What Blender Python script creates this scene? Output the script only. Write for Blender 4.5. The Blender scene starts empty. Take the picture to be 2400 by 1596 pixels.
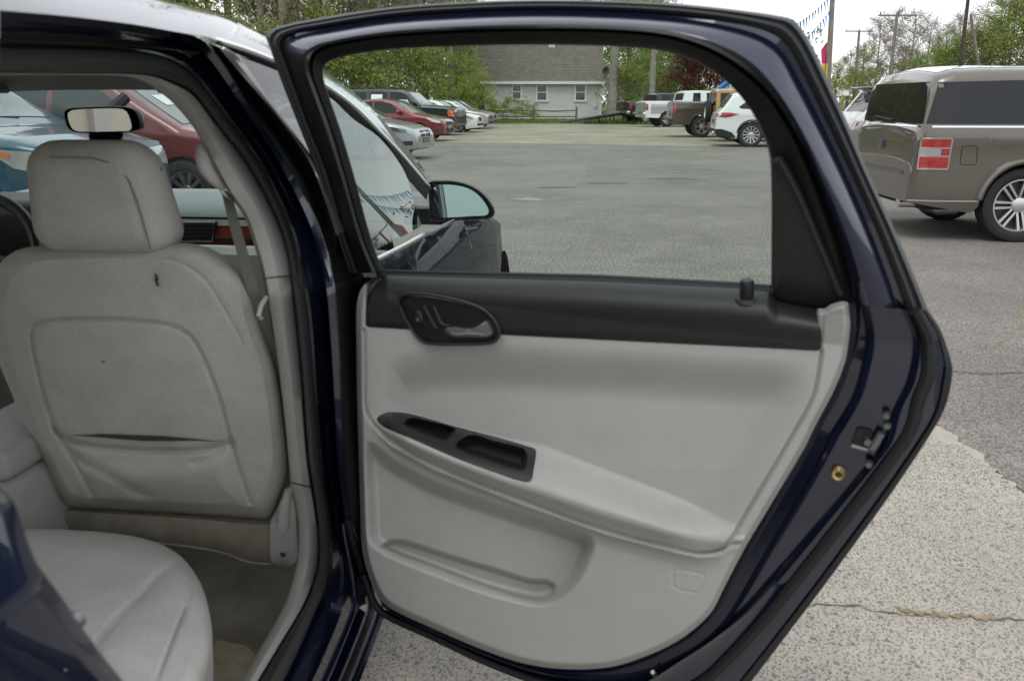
import bpy, bmesh, math, random
import numpy as np
from mathutils import Vector, Matrix
from mathutils.bvhtree import BVHTree
import mathutils.geometry as mg

# ------------------------------------------------------------------ camera
SC = bpy.context.scene
F, CX, CY, HZ, CH = 2000.0, 1200.0, 798.0, 239.0, 1.38     # focal length in photo pixels, principal point, horizon row, eye height
PITCH = math.atan((CY - HZ) / F)
SP, CP = math.sin(PITCH), math.cos(PITCH)
cam_d = bpy.data.cameras.new('camera')
cam_d.sensor_width = 36.0
cam_d.lens = 36.0 * F / 2400.0
cam_d.clip_start = 0.02
cam_d.clip_end = 2000.0
cam_d.dof.use_dof = True
cam_d.dof.focus_distance = 7.0
cam_d.dof.aperture_fstop = 6.3
cam = bpy.data.objects.new('camera', cam_d)
SC.collection.objects.link(cam)
cam.location = (0, 0, CH)
cam.rotation_euler = (math.pi / 2 - PITCH, 0, 0)
SC.camera = cam

# ------------------------------------------------------------------ sky
SUN_EL, SUN_AZ = math.radians(58), math.radians(205)        # azimuth clockwise from +Y: behind the camera, to its left
w = bpy.data.worlds.new('World')
SC.world = w
w.use_nodes = True
nt = w.node_tree
nt.nodes.clear()
n_out = nt.nodes.new('ShaderNodeOutputWorld')
n_bg = nt.nodes.new('ShaderNodeBackground')
n_sky = nt.nodes.new('ShaderNodeTexSky')
n_sky.sky_type = 'NISHITA'
n_sky.sun_disc = False
n_sky.sun_elevation = SUN_EL
n_sky.sun_rotation = SUN_AZ
n_tc = nt.nodes.new('ShaderNodeTexCoord')
n_map = nt.nodes.new('ShaderNodeMapping')
n_map.inputs['Scale'].default_value = (1.0, 1.0, 2.6)
n_no = nt.nodes.new('ShaderNodeTexNoise')
n_no.inputs['Scale'].default_value = 2.2
n_no.inputs['Detail'].default_value = 5
n_rmp = nt.nodes.new('ShaderNodeValToRGB')
n_rmp.color_ramp.elements[0].position = 0.30
n_rmp.color_ramp.elements[0].color = (10.2, 10.7, 11.6, 1)
n_rmp.color_ramp.elements[1].position = 0.68
n_rmp.color_ramp.elements[1].color = (13.6, 13.7, 13.9, 1)
n_mix = nt.nodes.new('ShaderNodeMix')
n_mix.data_type = 'RGBA'
n_mix.inputs[0].default_value = 0.88
nt.links.new(n_tc.outputs['Generated'], n_map.inputs['Vector'])
nt.links.new(n_map.outputs['Vector'], n_no.inputs['Vector'])
nt.links.new(n_no.outputs['Fac'], n_rmp.inputs['Fac'])
nt.links.new(n_sky.outputs['Color'], n_mix.inputs[6])
nt.links.new(n_rmp.outputs['Color'], n_mix.inputs[7])
nt.links.new(n_mix.outputs[2], n_bg.inputs['Color'])
n_bg.inputs['Strength'].default_value = 0.10
nt.links.new(n_bg.outputs['Background'], n_out.inputs['Surface'])

# ------------------------------------------------------------------ sun behind thin cloud
sun_d = bpy.data.lights.new('sun', 'SUN')
sun_d.energy = 0.9
sun_d.angle = math.radians(25)
sun_d.color = (1.0, 0.965, 0.91)
sun = bpy.data.objects.new('sun', sun_d)
SC.collection.objects.link(sun)
sun.rotation_euler = (math.pi / 2 - SUN_EL, 0, math.pi - SUN_AZ)

# ------------------------------------------------------------------ exposure
SC.view_settings.view_transform = 'Standard'
SC.view_settings.look = 'None'
SC.view_settings.exposure = 0.22
SC.view_settings.gamma = 1.0
SC.view_settings.use_curve_mapping = False
SC.cycles.max_bounces = 10
SC.cycles.transparent_max_bounces = 24
SC.cycles.caustics_reflective = False
SC.cycles.caustics_refractive = False
SC.cycles.use_denoising = True
R = math.radians
rnd = random.Random(7)

# ------------------------------------------------------------------ photo pixel -> ray of the surveyed camera
def ray(px, py):
    yd = py - CY
    return (px - CX, F * CP - yd * SP, -(F * SP + yd * CP))
def proj(p):
    z = p[2] - CH
    f = p[1] * CP - z * SP
    return (CX + F * p[0] / f, CY - F * (p[1] * SP + z * CP) / f)
def at_z(px, py, z=0.0):
    r = ray(px, py); t = (z - CH) / r[2]
    return Vector((r[0] * t, r[1] * t, z))
def at_y(px, py, y):
    r = ray(px, py); t = y / r[1]
    return Vector((r[0] * t, y, CH + r[2] * t))
# ------------------------------------------------------------------ materials
MATS = {}
def _n(nt, t, **k):
    n = nt.nodes.new(t)
    for a, b in k.items():
        if a in n.inputs: n.inputs[a].default_value = b
        else: setattr(n, a, b)
    return n
def c4(c): return (c[0], c[1], c[2], 1.0)
def mat(name, col, rough=0.5, metal=0.0, spec=0.5, coat=0.0, var=0.0, vscale=6.0, col2=None, bump=0.0, bscale=80.0, bdist=0.004, coord='Object', sheen=0.0, emis=None, detail=4.0, dist=0.0):
    m = bpy.data.materials.new(name); m.use_nodes = True
    nt = m.node_tree; b = nt.nodes['Principled BSDF']
    b.inputs['Roughness'].default_value = rough
    b.inputs['Metallic'].default_value = metal
    b.inputs['Specular IOR Level'].default_value = spec
    b.inputs['Coat Weight'].default_value = coat
    b.inputs['Coat Roughness'].default_value = 0.02
    b.inputs['Sheen Weight'].default_value = sheen
    b.inputs['Base Color'].default_value = c4(col)
    tc = _n(nt, 'ShaderNodeTexCoord')
    if var > 0 or col2 is not None:
        no = _n(nt, 'ShaderNodeTexNoise', Scale=vscale, Detail=detail, Roughness=0.62, Distortion=dist)
        nt.links.new(tc.outputs[coord], no.inputs['Vector'])
        rp = _n(nt, 'ShaderNodeValToRGB')
        rp.color_ramp.elements[0].position = 0.34; rp.color_ramp.elements[1].position = 0.66
        c2 = col2 if col2 is not None else tuple(min(1, x * (1 + var)) for x in col)
        c1 = col if col2 is not None else tuple(x * (1 - var) for x in col)
        rp.color_ramp.elements[0].color = c4(c1); rp.color_ramp.elements[1].color = c4(c2)
        nt.links.new(no.outputs['Fac'], rp.inputs['Fac'])
        nt.links.new(rp.outputs['Color'], b.inputs['Base Color'])
    if bump > 0:
        nb = _n(nt, 'ShaderNodeTexNoise', Scale=bscale, Detail=3.0)
        nt.links.new(tc.outputs[coord], nb.inputs['Vector'])
        bp = _n(nt, 'ShaderNodeBump', Strength=bump, Distance=bdist)
        nt.links.new(nb.outputs['Fac'], bp.inputs['Height'])
        nt.links.new(bp.outputs['Normal'], b.inputs['Normal'])
    if emis:
        b.inputs['Emission Color'].default_value = c4(emis); b.inputs['Emission Strength'].default_value = 1.0
    MATS[name] = m
    return m
def paint(name, col, flake=0.35, rough=0.34, metal=0.25):
    m = mat(name, col, rough=rough, metal=metal, coat=1.0, spec=0.4)
    m.node_tree.nodes['Principled BSDF'].inputs['Coat IOR'].default_value = 1.65 if name == 'blue_paint' else 1.5
    return m
def glass(name, tint, ior=1.5, rough=0.0, k=1.0):
    """thin pane: tinted straight-through light plus mirror reflection by Fresnel"""
    m = bpy.data.materials.new(name); m.use_nodes = True
    nt = m.node_tree; nt.nodes.clear()
    o = _n(nt, 'ShaderNodeOutputMaterial')
    t = _n(nt, 'ShaderNodeBsdfTransparent', Color=c4(tint))
    g = _n(nt, 'ShaderNodeBsdfGlossy', Color=(1, 1, 1, 1), Roughness=rough)
    fr = _n(nt, 'ShaderNodeFresnel', IOR=ior)
    geo = _n(nt, 'ShaderNodeNewGeometry')
    # a pane has the same reflection from both faces
    mx = _n(nt, 'ShaderNodeMixShader')
    lw = _n(nt, 'ShaderNodeLayerWeight', Blend=0.5)
    cr = _n(nt, 'ShaderNodeValToRGB')
    el = cr.color_ramp.elements
    el[0].position = 0.0; el[0].color = (0.035, 0.035, 0.035, 1)
    el[1].position = 1.0; el[1].color = (1, 1, 1, 1)
    for p, v in ((0.45, 0.055), (0.6, 0.14), (0.7, 0.30), (0.82, 0.50), (0.92, 0.75)):
        v *= k; e = el.new(p); e.color = (v, v, v, 1)
    nt.links.new(lw.outputs['Facing'], cr.inputs['Fac'])
    nt.links.new(cr.outputs['Color'], mx.inputs['Fac'])
    nt.links.new(t.outputs[0], mx.inputs[1]); nt.links.new(g.outputs[0], mx.inputs[2])
    nt.links.new(mx.outputs[0], o.inputs['Surface'])
    MATS[name] = m
    return m
def leaf(name, c1, c2, tr=0.35):
    m = bpy.data.materials.new(name); m.use_nodes = True
    nt = m.node_tree; nt.nodes.clear()
    o = _n(nt, 'ShaderNodeOutputMaterial')
    d = _n(nt, 'ShaderNodeBsdfDiffuse'); t = _n(nt, 'ShaderNodeBsdfTranslucent')
    tc = _n(nt, 'ShaderNodeTexCoord')
    no = _n(nt, 'ShaderNodeTexNoise', Scale=0.9, Detail=4.0)
    nt.links.new(tc.outputs['Object'], no.inputs['Vector'])
    rp = _n(nt, 'ShaderNodeValToRGB')
    rp.color_ramp.elements[0].position = 0.36; rp.color_ramp.elements[1].position = 0.64
    rp.color_ramp.elements[0].color = c4(c1); rp.color_ramp.elements[1].color = c4(c2)
    nt.links.new(no.outputs['Fac'], rp.inputs['Fac'])
    nt.links.new(rp.outputs['Color'], d.inputs['Color']); nt.links.new(rp.outputs['Color'], t.inputs['Color'])
    mx = _n(nt, 'ShaderNodeMixShader', Fac=tr)
    nt.links.new(d.outputs[0], mx.inputs[1]); nt.links.new(t.outputs[0], mx.inputs[2])
    nt.links.new(mx.outputs[0], o.inputs['Surface'])
    MATS[name] = m
    return m

# the sedan
paint('blue_paint', (0.0070, 0.0118, 0.036), rough=0.22, metal=0.45)
mat('rubber', (0.012, 0.013, 0.014), rough=0.55, spec=0.35)
mat('seal_rubber', (0.030, 0.032, 0.034), rough=0.5, spec=0.4)
mat('black_trim', (0.010, 0.0105, 0.011), rough=0.42, spec=0.4)
mat('pillar_sky_sheen', (0.33, 0.32, 0.33), rough=0.30, metal=0.75)  # pale colour stands in for sky reflected on the dark pillar film
mat('latch_metal', (0.20, 0.205, 0.215), rough=0.35, metal=0.9)
mat('frame_black', (0.008, 0.008, 0.009), rough=0.85, spec=0.08)
mat('handle_silver', (0.50, 0.51, 0.52), rough=0.16, metal=0.9)
mat('gloss_black', (0.010, 0.010, 0.011), rough=0.05, coat=1.0, spec=0.9)
mat('seam_dark', (0.23, 0.218, 0.195), rough=1.0)
mat('charcoal_plastic', (0.0135, 0.0145, 0.0155), rough=0.50, spec=0.5, bump=0.06, bscale=600, bdist=0.001)
mat('grey_trim', (0.47, 0.46, 0.435), rough=0.5, spec=0.35, var=0.03, vscale=5)
mat('dark_gap', (0.05, 0.047, 0.045), rough=0.8)
mat('headliner', (0.36, 0.355, 0.33), rough=0.95, spec=0.1)
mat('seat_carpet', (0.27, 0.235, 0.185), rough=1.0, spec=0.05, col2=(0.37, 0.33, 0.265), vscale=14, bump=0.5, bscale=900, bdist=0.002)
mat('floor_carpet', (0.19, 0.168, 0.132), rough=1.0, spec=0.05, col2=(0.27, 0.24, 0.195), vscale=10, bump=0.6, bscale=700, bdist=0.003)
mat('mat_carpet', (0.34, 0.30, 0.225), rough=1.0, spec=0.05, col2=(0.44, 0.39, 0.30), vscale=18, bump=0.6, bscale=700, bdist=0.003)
mat('chrome', (0.75, 0.76, 0.78), rough=0.12, metal=1.0)
mat('satin_metal', (0.52, 0.53, 0.55), rough=0.3, metal=1.0)
mat('brass', (0.62, 0.47, 0.22), rough=0.35, metal=0.9)
mat('mirror_glass', (0.86, 0.90, 0.90), rough=0.0, metal=1.0)
mat('side_mirror_glass', (0.27, 0.315, 0.31), rough=0.0, metal=1.0)
mat('wood_trim', (0.105, 0.022, 0.010), rough=0.18, coat=0.8, col2=(0.16, 0.036, 0.016), vscale=9)
mat('dash_pad', (0.17, 0.20, 0.195), rough=0.7)
mat('dash_light', (0.60, 0.60, 0.55), rough=0.6)
mat('belt_webbing', (0.155, 0.15, 0.12), rough=0.9, bump=0.3, bscale=900, bdist=0.001)
mat('stain_and_shade', (0.055, 0.05, 0.045), rough=1.0)  # scuff marks on the fabric, and painted shade of the pocket slit
glass('door_glass', (0.86, 0.94, 0.905))
glass('front_glass', (0.20, 0.25, 0.24), k=0.72)
dim_p = paint('blue_paint_dimmed', (0.0040, 0.0062, 0.018), rough=0.5, metal=0.0)  # same body paint, darkened and less reflective to tone down grazing reflections
dim_p.node_tree.nodes['Principled BSDF'].inputs['Coat Weight'].default_value = 0.5
dim_p.node_tree.nodes['Principled BSDF'].inputs['Coat IOR'].default_value = 1.4
dim_p.node_tree.nodes['Principled BSDF'].inputs['Specular IOR Level'].default_value = 0.0
glass('windshield_glass', (0.80, 0.90, 0.86))
# ------------------------------------------------------------------ mesh helpers
COL = SC.collection
MW = {}                                   # object -> world matrix its mesh is written in
def tag(o, label, cat, group=None):
    o['label'] = label; o['category'] = cat
    if group: o['group'] = group
    return o
def empty(name, loc=(0, 0, 0), rz=0.0, parent=None):
    o = bpy.data.objects.new(name, None); COL.objects.link(o)
    o.empty_display_size = 0.2
    if parent is not None:
        o.parent = parent; MW[o] = MW[parent]
    else:
        o.location = loc; o.rotation_euler = (0, 0, rz)
        MW[o] = Matrix.Translation(Vector(loc)) @ Matrix.Rotation(rz, 4, 'Z')
    return o
def smooth_mesh(me, ang=40):
    me.polygons.foreach_set('use_smooth', [True] * len(me.polygons))
    try: me.set_sharp_from_angle(angle=R(ang))
    except Exception: pass
def mesh_obj(name, verts, faces, m, parent=None, world=True, smooth=40, fm=None, fixn=False):
    """verts in world space (world=True) or in the parent's space; m one material or a list with fm the index of each face"""
    me = bpy.data.meshes.new(name)
    if parent is not None and world:
        inv = MW[parent].inverted(); verts = [inv @ Vector(v) for v in verts]
    me.from_pydata([tuple(v) for v in verts], [], [tuple(f) for f in faces])
    ms = m if isinstance(m, (list, tuple)) else [m]
    for x in ms: me.materials.append(MATS[x] if isinstance(x, str) else x)
    if fm is not None: me.polygons.foreach_set('material_index', fm)
    if fixn:
        bm = bmesh.new(); bm.from_mesh(me); bmesh.ops.recalc_face_normals(bm, faces=bm.faces); bm.to_mesh(me); bm.free()
    me.validate()
    if smooth: smooth_mesh(me, smooth)
    o = bpy.data.objects.new(name, me); COL.objects.link(o)
    if parent is not None:
        o.parent = parent; MW[o] = MW[parent]
    else: MW[o] = Matrix.Identity(4)
    return o
class MB:
    """collects pieces of ONE part"""
    def __init__(s): s.v = []; s.f = []; s.m = []
    def add(s, v, f, mi=0):
        b = len(s.v); s.v += [Vector(x) for x in v]; s.f += [tuple(i + b for i in q) for q in f]; s.m += [mi] * len(f)
        return s
    def box(s, c, d, rz=0, mi=0, M=None):
        x, y, z = d[0] / 2, d[1] / 2, d[2] / 2
        v = [Vector(q) for q in ((-x, -y, -z), (x, -y, -z), (x, y, -z), (-x, y, -z), (-x, -y, z), (x, -y, z), (x, y, z), (-x, y, z))]
        T = M if M is not None else Matrix.Translation(Vector(c)) @ Matrix.Rotation(rz, 4, 'Z')
        return s.add([T @ q for q in v], [(3, 2, 1, 0), (4, 5, 6, 7), (0, 1, 5, 4), (1, 2, 6, 5), (2, 3, 7, 6), (3, 0, 4, 7)], mi)
    def tube(s, pts, r, n=8, mi=0, caps=True):
        pts = [Vector(p) for p in pts]; rs = r if isinstance(r, (list, tuple)) else [r] * len(pts)
        b = len(s.v); up0 = None
        for i, p in enumerate(pts):
            t = (pts[min(i + 1, len(pts) - 1)] - pts[max(i - 1, 0)])
            t = t.normalized() if t.length > 1e-9 else Vector((0, 0, 1))
            if up0 is None: up0 = Vector((0, 0, 1)) if abs(t.z) < 0.9 else Vector((1, 0, 0))
            a = t.cross(up0); a = a.normalized() if a.length > 1e-6 else t.orthogonal().normalized()
            c = a.cross(t).normalized(); up0 = c
            for k in range(n):
                q = 2 * math.pi * k / n
                s.v.append(p + a * (math.cos(q) * rs[i]) + c * (math.sin(q) * rs[i]))
        for i in range(len(pts) - 1):
            for k in range(n):
                s.f.append((b + i * n + k, b + i * n + (k + 1) % n, b + (i + 1) * n + (k + 1) % n, b + (i + 1) * n + k)); s.m.append(mi)
        if caps:
            s.f.append(tuple(b + k for k in range(n))[::-1]); s.m.append(mi)
            e = b + (len(pts) - 1) * n
            s.f.append(tuple(e + k for k in range(n))); s.m.append(mi)
        return s
    def lathe(s, prof, M, n=24, mi=0, a0=0.0):
        """profile of (radius, axial) turned about the local Y axis of M"""
        b = len(s.v)
        for r, y in prof:
            for k in range(n):
                q = a0 + 2 * math.pi * k / n
                s.v.append(M @ Vector((r * math.cos(q), y, r * math.sin(q))))
        for i in range(len(prof) - 1):
            for k in range(n):
                s.f.append((b + i * n + k, b + i * n + (k + 1) % n, b + (i + 1) * n + (k + 1) % n, b + (i + 1) * n + k)); s.m.append(mi)
        return s
    def grid(s, rows, mi=0, mfun=None, close=False):
        """rows of equal length -> quads"""
        b = len(s.v); n = len(rows[0])
        for r in rows: s.v += [Vector(p) for p in r]
        for i in range(len(rows) - 1):
            for k in range(n if close else n - 1):
                k2 = (k + 1) % n
                s.f.append((b + i * n + k, b + i * n + k2, b + (i + 1) * n + k2, b + (i + 1) * n + k))
                s.m.append(mfun(i, k) if mfun else mi)
        return s
    def build(s, name, m, parent=None, world=True, smooth=40, fixn=True):
        return mesh_obj(name, s.v, s.f, m, parent, world, smooth, s.m, fixn)
def crom(pts, n, closed=False, arc=True):
    """smooth curve through 2-D or 3-D points, n samples evenly spaced"""
    P = [np.array(p, float) for p in pts]; out = []
    N = len(P); seg = N if closed else N - 1
    for i in range(seg):
        if closed: p0, p1, p2, p3 = P[(i - 1) % N], P[i], P[(i + 1) % N], P[(i + 2) % N]
        else: p0, p1, p2, p3 = P[max(i - 1, 0)], P[i], P[i + 1], P[min(i + 2, N - 1)]
        d1 = max(np.linalg.norm(p2 - p1), 1e-9)
        m1 = (p2 - p0) / max(np.linalg.norm(p2 - p1) + np.linalg.norm(p1 - p0), 1e-9) * d1
        m2 = (p3 - p1) / max(np.linalg.norm(p3 - p2) + np.linalg.norm(p2 - p1), 1e-9) * d1
        for k in range(12):
            t = k / 12.0
            out.append((2*t**3-3*t**2+1)*p1 + (t**3-2*t**2+t)*m1 + (-2*t**3+3*t**2)*p2 + (t**3-t**2)*m2)
    out.append(P[0] if closed else P[-1])
    Q = np.array(out); L = np.concatenate([[0], np.cumsum(np.linalg.norm(np.diff(Q, axis=0), axis=1))])
    u = np.linspace(0, L[-1], n + 1 if closed else n)
    r = np.stack([np.interp(u, L, Q[:, k]) for k in range(Q.shape[1])], 1)
    return r[:-1] if closed else r
def pin(px, py, poly):
    """inside test, vectorised"""
    ins = np.zeros(np.shape(px), bool); x = np.asarray(px); y = np.asarray(py)
    for i in range(len(poly)):
        x1, y1 = poly[i]; x2, y2 = poly[(i + 1) % len(poly)]
        if y1 == y2: continue
        c = ((y1 > y) != (y2 > y)) & (x < (x2 - x1) * (y - y1) / (y2 - y1) + x1)
        ins ^= c
    return ins
def pdist(px, py, poly, closed=False):
    """distance to a polyline, vectorised"""
    x = np.asarray(px, float); y = np.asarray(py, float); d = np.full(x.shape, 1e9)
    n = len(poly)
    for i in range(n if closed else n - 1):
        x1, y1 = poly[i]; x2, y2 = poly[(i + 1) % n]
        dx, dy = x2 - x1, y2 - y1; L = dx * dx + dy * dy + 1e-12
        t = np.clip(((x - x1) * dx + (y - y1) * dy) / L, 0, 1)
        d = np.minimum(d, np.hypot(x - x1 - t * dx, y - y1 - t * dy))
    return d
def sdist(px, py, poly):
    d = pdist(px, py, poly, True)
    return np.where(pin(px, py, poly), d, -d)
def sstep(a, b, x):
    t = np.clip((np.asarray(x, float) - a) / (b - a), 0, 1)
    return t * t * (3 - 2 * t)
def tri2d(poly):
    """triangles of a simple 2-D polygon"""
    vs = [Vector((p[0], p[1], 0)) for p in poly]
    return mg.tessellate_polygon([vs])
def rbox(w, d, h, bev, seg=3, taper=1.0, sub=0):
    """rounded box centred on x,y with its bottom at z=0; taper scales the top"""
    bm = bmesh.new(); bmesh.ops.create_cube(bm, size=1)
    for v in bm.verts:
        v.co.z += 0.5; k = 1 + (taper - 1) * v.co.z
        v.co = Vector((v.co.x * w * k, v.co.y * d * k, v.co.z * h))
    if bev > 0: bmesh.ops.bevel(bm, geom=list(bm.edges), offset=bev, segments=seg, profile=0.5, affect='EDGES')
    if sub: bmesh.ops.subdivide_edges(bm, edges=list(bm.edges), cuts=sub, use_grid_fill=True)
    v = [x.co.copy() for x in bm.verts]; f = [[q.index for q in x.verts] for x in bm.faces]; bm.free()
    return v, f
# ================================================================== vehicles
mat('tyre', (.014, .014, .014), rough=.75, bump=.2, bscale=60)
mat('rim_silver', (.62, .63, .64), rough=.28, metal=.9)
mat('rim_dark', (.03, .03, .03), rough=.5)
mat('white_paint', (.78, .79, .79), rough=.5)
mat('car_glass', (.014, .016, .018), rough=.03, spec=.4)
mat('car_glass_clear', (.07, .085, .085), rough=.03, spec=.8, coat=.5)
mat('tail_red', (.26, .010, .012), rough=.15, coat=1.0, spec=.6, col2=(.46, .03, .03), vscale=14)
mat('lamp_clear', (.50, .51, .51), rough=.08, metal=.55, coat=1.0)
mat('lamp_amber', (.62, .16, .03), rough=.15, coat=1.0)
mat('under_black', (.012, .012, .012), rough=.7)
mat('paper', (.80, .80, .78), rough=.7)
paint('teal_paint', (.012, .060, .095)); paint('burgundy_paint', (.15, .012, .016)); paint('red_paint', (.185, .016, .022))
paint('green_black_paint', (.014, .026, .026)); paint('white_car_paint', (.72, .73, .71), metal=0); paint('silver_paint', (.40, .41, .42), metal=.7)
paint('champagne_paint', (.36, .35, .32), metal=.6); paint('bronze_paint', (.138, .121, .102), metal=.55); paint('bronze_light', (.46, .44, .41), metal=.4); paint('black_paint', (.010, .011, .012))
paint('brown_paint', (.085, .066, .050), metal=.4); paint('ochre_paint', (.46, .235, .055), metal=0); paint('dark_grey_paint', (.035, .038, .040))

def bvh_of(v, f): return BVHTree.FromPolygons([tuple(x) for x in v], f)
def wheel(parent, x, y, r, w_, sgn, spokes=10, rim=.68, style='multi', m_='rim_silver'):
    """tyre with its rim as a sub-part; outer face towards sgn*y"""
    T = Matrix.Translation((x, y, r)) @ (Matrix.Identity(4) if sgn > 0 else Matrix.Rotation(math.pi, 4, 'Z'))
    k = rim * r; h = w_ / 2
    t = MB(); t.lathe([(k * .98, h * .75), (k + .012, h * .92), (r * .90, h), (r * .975, h * .88), (r, h * .62), (r, -h * .62), (r * .975, -h * .88), (r * .9, -h), (k, -h * .9)], T, 32)
    to = t.build('wheel', 'tyre', parent, world=False)
    m = MB()
    m.lathe([(k, h * .70), (k * 1.0, h * .80), (k * .95, h * .80), (k * .91, h * .62), (k * .89, h * .1)], T, 32)
    m.lathe([(.001, h * .1), (k * .89, h * .1)], T, 24, mi=1)
    m.lathe([(.001, h * .70), (k * .16, h * .70), (k * .28, h * .64), (k * .32, h * .35)], T, 18)
    for i in range(spokes):
        a = 2 * math.pi * i / spokes
        pair = ((-.075, -.03), (.03, .075)) if style == 'split' else ((-.5 * 2.0 / spokes, .5 * 2.0 / spokes),)
        for lo, hi in pair:
            q = []
            for rr_, sp, yy in ((k * .20, .75, h * .58), (k * .92, 1.0, h * .70)):
                for s_ in (lo, hi):
                    w2 = s_ * k * (2.2 if style == 'split' else 1.0) * sp
                    q.append(Vector((rr_ * math.cos(a) - w2 * math.sin(a), yy, rr_ * math.sin(a) + w2 * math.cos(a))))
            q2 = [p - Vector((0, h * .35, 0)) for p in q]
            m.add([T @ p for p in q + q2], [(0, 1, 3, 2), (0, 2, 6, 4), (1, 5, 7, 3), (2, 3, 7, 6)], 0)
    m.build('rim', [m_, 'rim_dark'], to, world=False)
    return to
def vehicle(name, label, pos, head, sp, group=None):
    """pos: ground point below the body centre; head: direction of travel (radians from +X). Local x forward, y left."""
    L, W = sp['L'], sp['W']
    root = empty(name, (pos[0], pos[1], pos[2] if len(pos) > 2 else 0), head); tag(root, label, sp.get('cat', 'car'), group)
    top = np.array(sp['top'], float)                      # (distance from the nose, height)
    zb, zlow = sp['belt'], sp.get('low', .22)
    wr = sp['r']; wx = sp['wx']; ar = wr * sp.get('arch', 1.14)
    xs = np.unique(np.concatenate([np.linspace(0, L, 90), top[:, 0], top[:, 0] + .02, [w_ + ar * c for w_ in wx for c in np.linspace(-1, 1, 25)]])); xs = xs[(xs >= 0) & (xs <= L)]
    zt = np.interp(xs, top[:, 0], top[:, 1])
    fr, rr_ = sp.get('fround', .55), sp.get('rround', .35); fk, rk = sp.get('fk', .16), sp.get('rk', .07)
    def plan(x):
        a = max(0, 1 - x / fr); b = max(0, 1 - (L - x) / rr_)
        return 1 - fk * a ** 2.2 - rk * b ** 2.2
    tum = sp.get('tum', .28); rt = sp.get('rt', .10)
    def hw(x, z, ztop):
        y = W / 2 * plan(x)
        if z > zb: y -= tum * (z - zb) * (.9 if ztop - zb > .2 else .3)
        if z < .5: y -= .05 * ((.5 - z) / .3) ** 2
        y += .012 * math.exp(-((z - (zb - .12)) / .07) ** 2)
        d = ztop - z; r2 = min(rt, (ztop - zlow) * .3)
        if d < r2: y -= (r2 - math.sqrt(max(0, r2 * r2 - (r2 - d) ** 2))) * .9
        return y
    def zl(x):
        z = zlow
        for w_ in wx:
            d = abs(x - w_)
            if d < ar: z = max(z, wr + math.sqrt(ar * ar - d * d) - .01)
        z = max(z, zlow + sp.get('fovh', .06) * max(0, 1 - x / .5) + sp.get('rovh', .10) * max(0, 1 - (L - x) / .6))
        return z
    tz = np.concatenate([np.linspace(0, .8, 15), np.linspace(.84, 1, 9)])
    rows = []
    for x, z_ in zip(xs, zt):
        lo = min(zl(x), z_ - .05); half = []
        for t in tz:
            z = lo + (z_ - lo) * t; half.append((L / 2 - x, hw(x, z, z_), z))
        yt = half[-1][1]; cr = sp.get('crown', .03)
        mid = [(L / 2 - x, yt * c, z_ + cr * (1 - c * c) * (1 if z_ > zb else .8)) for c in (.8, .55, .28, 0)]
        rows.append([(p[0], -p[1], p[2]) for p in half] + [(p[0], -p[1], p[2]) for p in mid] + [(p[0], p[1], p[2]) for p in mid[::-1][1:]] + half[::-1])
    b = MB(); b.grid(rows)
    n = len(rows[0])
    for i in (0, len(rows) - 1):                            # nose and tail
        base = i * n; b.f.append(tuple(base + k for k in range(n))); b.m.append(0)
    bo = b.build('body', sp['paint'], root, world=False, smooth=38)
    tree = bvh_of(b.v, b.f)
    # dark floor pan between the wheels
    fl = MB(); fl.box((0, 0, zlow + .06), (L * .92, W * .82, .10)); fl.build('floor_pan', 'under_black', root, world=False, smooth=0)
    for w_ in wx:
        for s_ in (-1, 1):
            lin = MB(); lin.grid([[(L / 2 - w_ + ar * 1.01 * math.cos(a), s_ * y, wr + ar * 1.01 * math.sin(a)) for a in np.linspace(-.1, math.pi + .1, 18)] for y in (W / 2 * .97, W / 2 * .55)]); lin.build('wheel_well', 'under_black', root, world=False)
            wheel(root, L / 2 - w_, s_ * (W / 2 - sp.get('tw', .22) / 2 - .015), wr, sp.get('tw', .22), s_, sp.get('spokes', 10), sp.get('rim', .66), sp.get('style', 'multi'), sp.get('rimm', 'rim_silver'))
    def patch(nm, poly, view, m_, parent=root, eps=.006, step=.09, sides=(-1, 1)):
        """lay an outline drawn in side, front, rear or top view onto the body surface"""
        objs = []
        for s_ in (sides if view == 'side' else (1,)):
            bm = bmesh.new(); bm.faces.new([bm.verts.new((p[0], p[1], 0)) for p in poly])
            for ax in (0, 1):
                c = [p[ax] for p in poly]
                for q in np.arange(min(c) + step * .5, max(c), step):
                    no = (1, 0, 0) if ax == 0 else (0, 1, 0); co = (q, 0, 0) if ax == 0 else (0, q, 0)
                    bmesh.ops.bisect_plane(bm, geom=list(bm.verts) + list(bm.edges) + list(bm.faces), plane_co=co, plane_no=no, dist=1e-5)
            v = []
            for x in bm.verts:
                p, q = x.co.x, x.co.y
                if view == 'side': o, d = Vector((L / 2 - p, s_ * 3, q)), Vector((0, -s_, 0))
                elif view == 'front': o, d = Vector((L, p, q)), Vector((-1, 0, 0))
                elif view == 'rear': o, d = Vector((-L, p, q)), Vector((1, 0, 0))
                else: o, d = Vector((L / 2 - p, q, 5)), Vector((0, 0, -1))
                h = tree.ray_cast(o, d)
                if h[0] is None:
                    h = tree.find_nearest(o + d * (3 - W / 2 if view == 'side' else L / 2 if view in ('front', 'rear') else 4)); hp_ = h[0]
                else: hp_ = h[0]
                v.append(hp_ - d * eps)
            fa = [[q.index for q in f_.verts] for f_ in bm.faces]; bm.verts.index_update(); bm.free()
            objs.append(mesh_obj(nm, v, fa, m_, parent, world=False, smooth=50, fixn=False))
        return objs
    gm_ = sp.get('glass', 'car_glass')
    for pl in sp.get('windows', ()): patch('side_window', pl, 'side', gm_)
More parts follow.
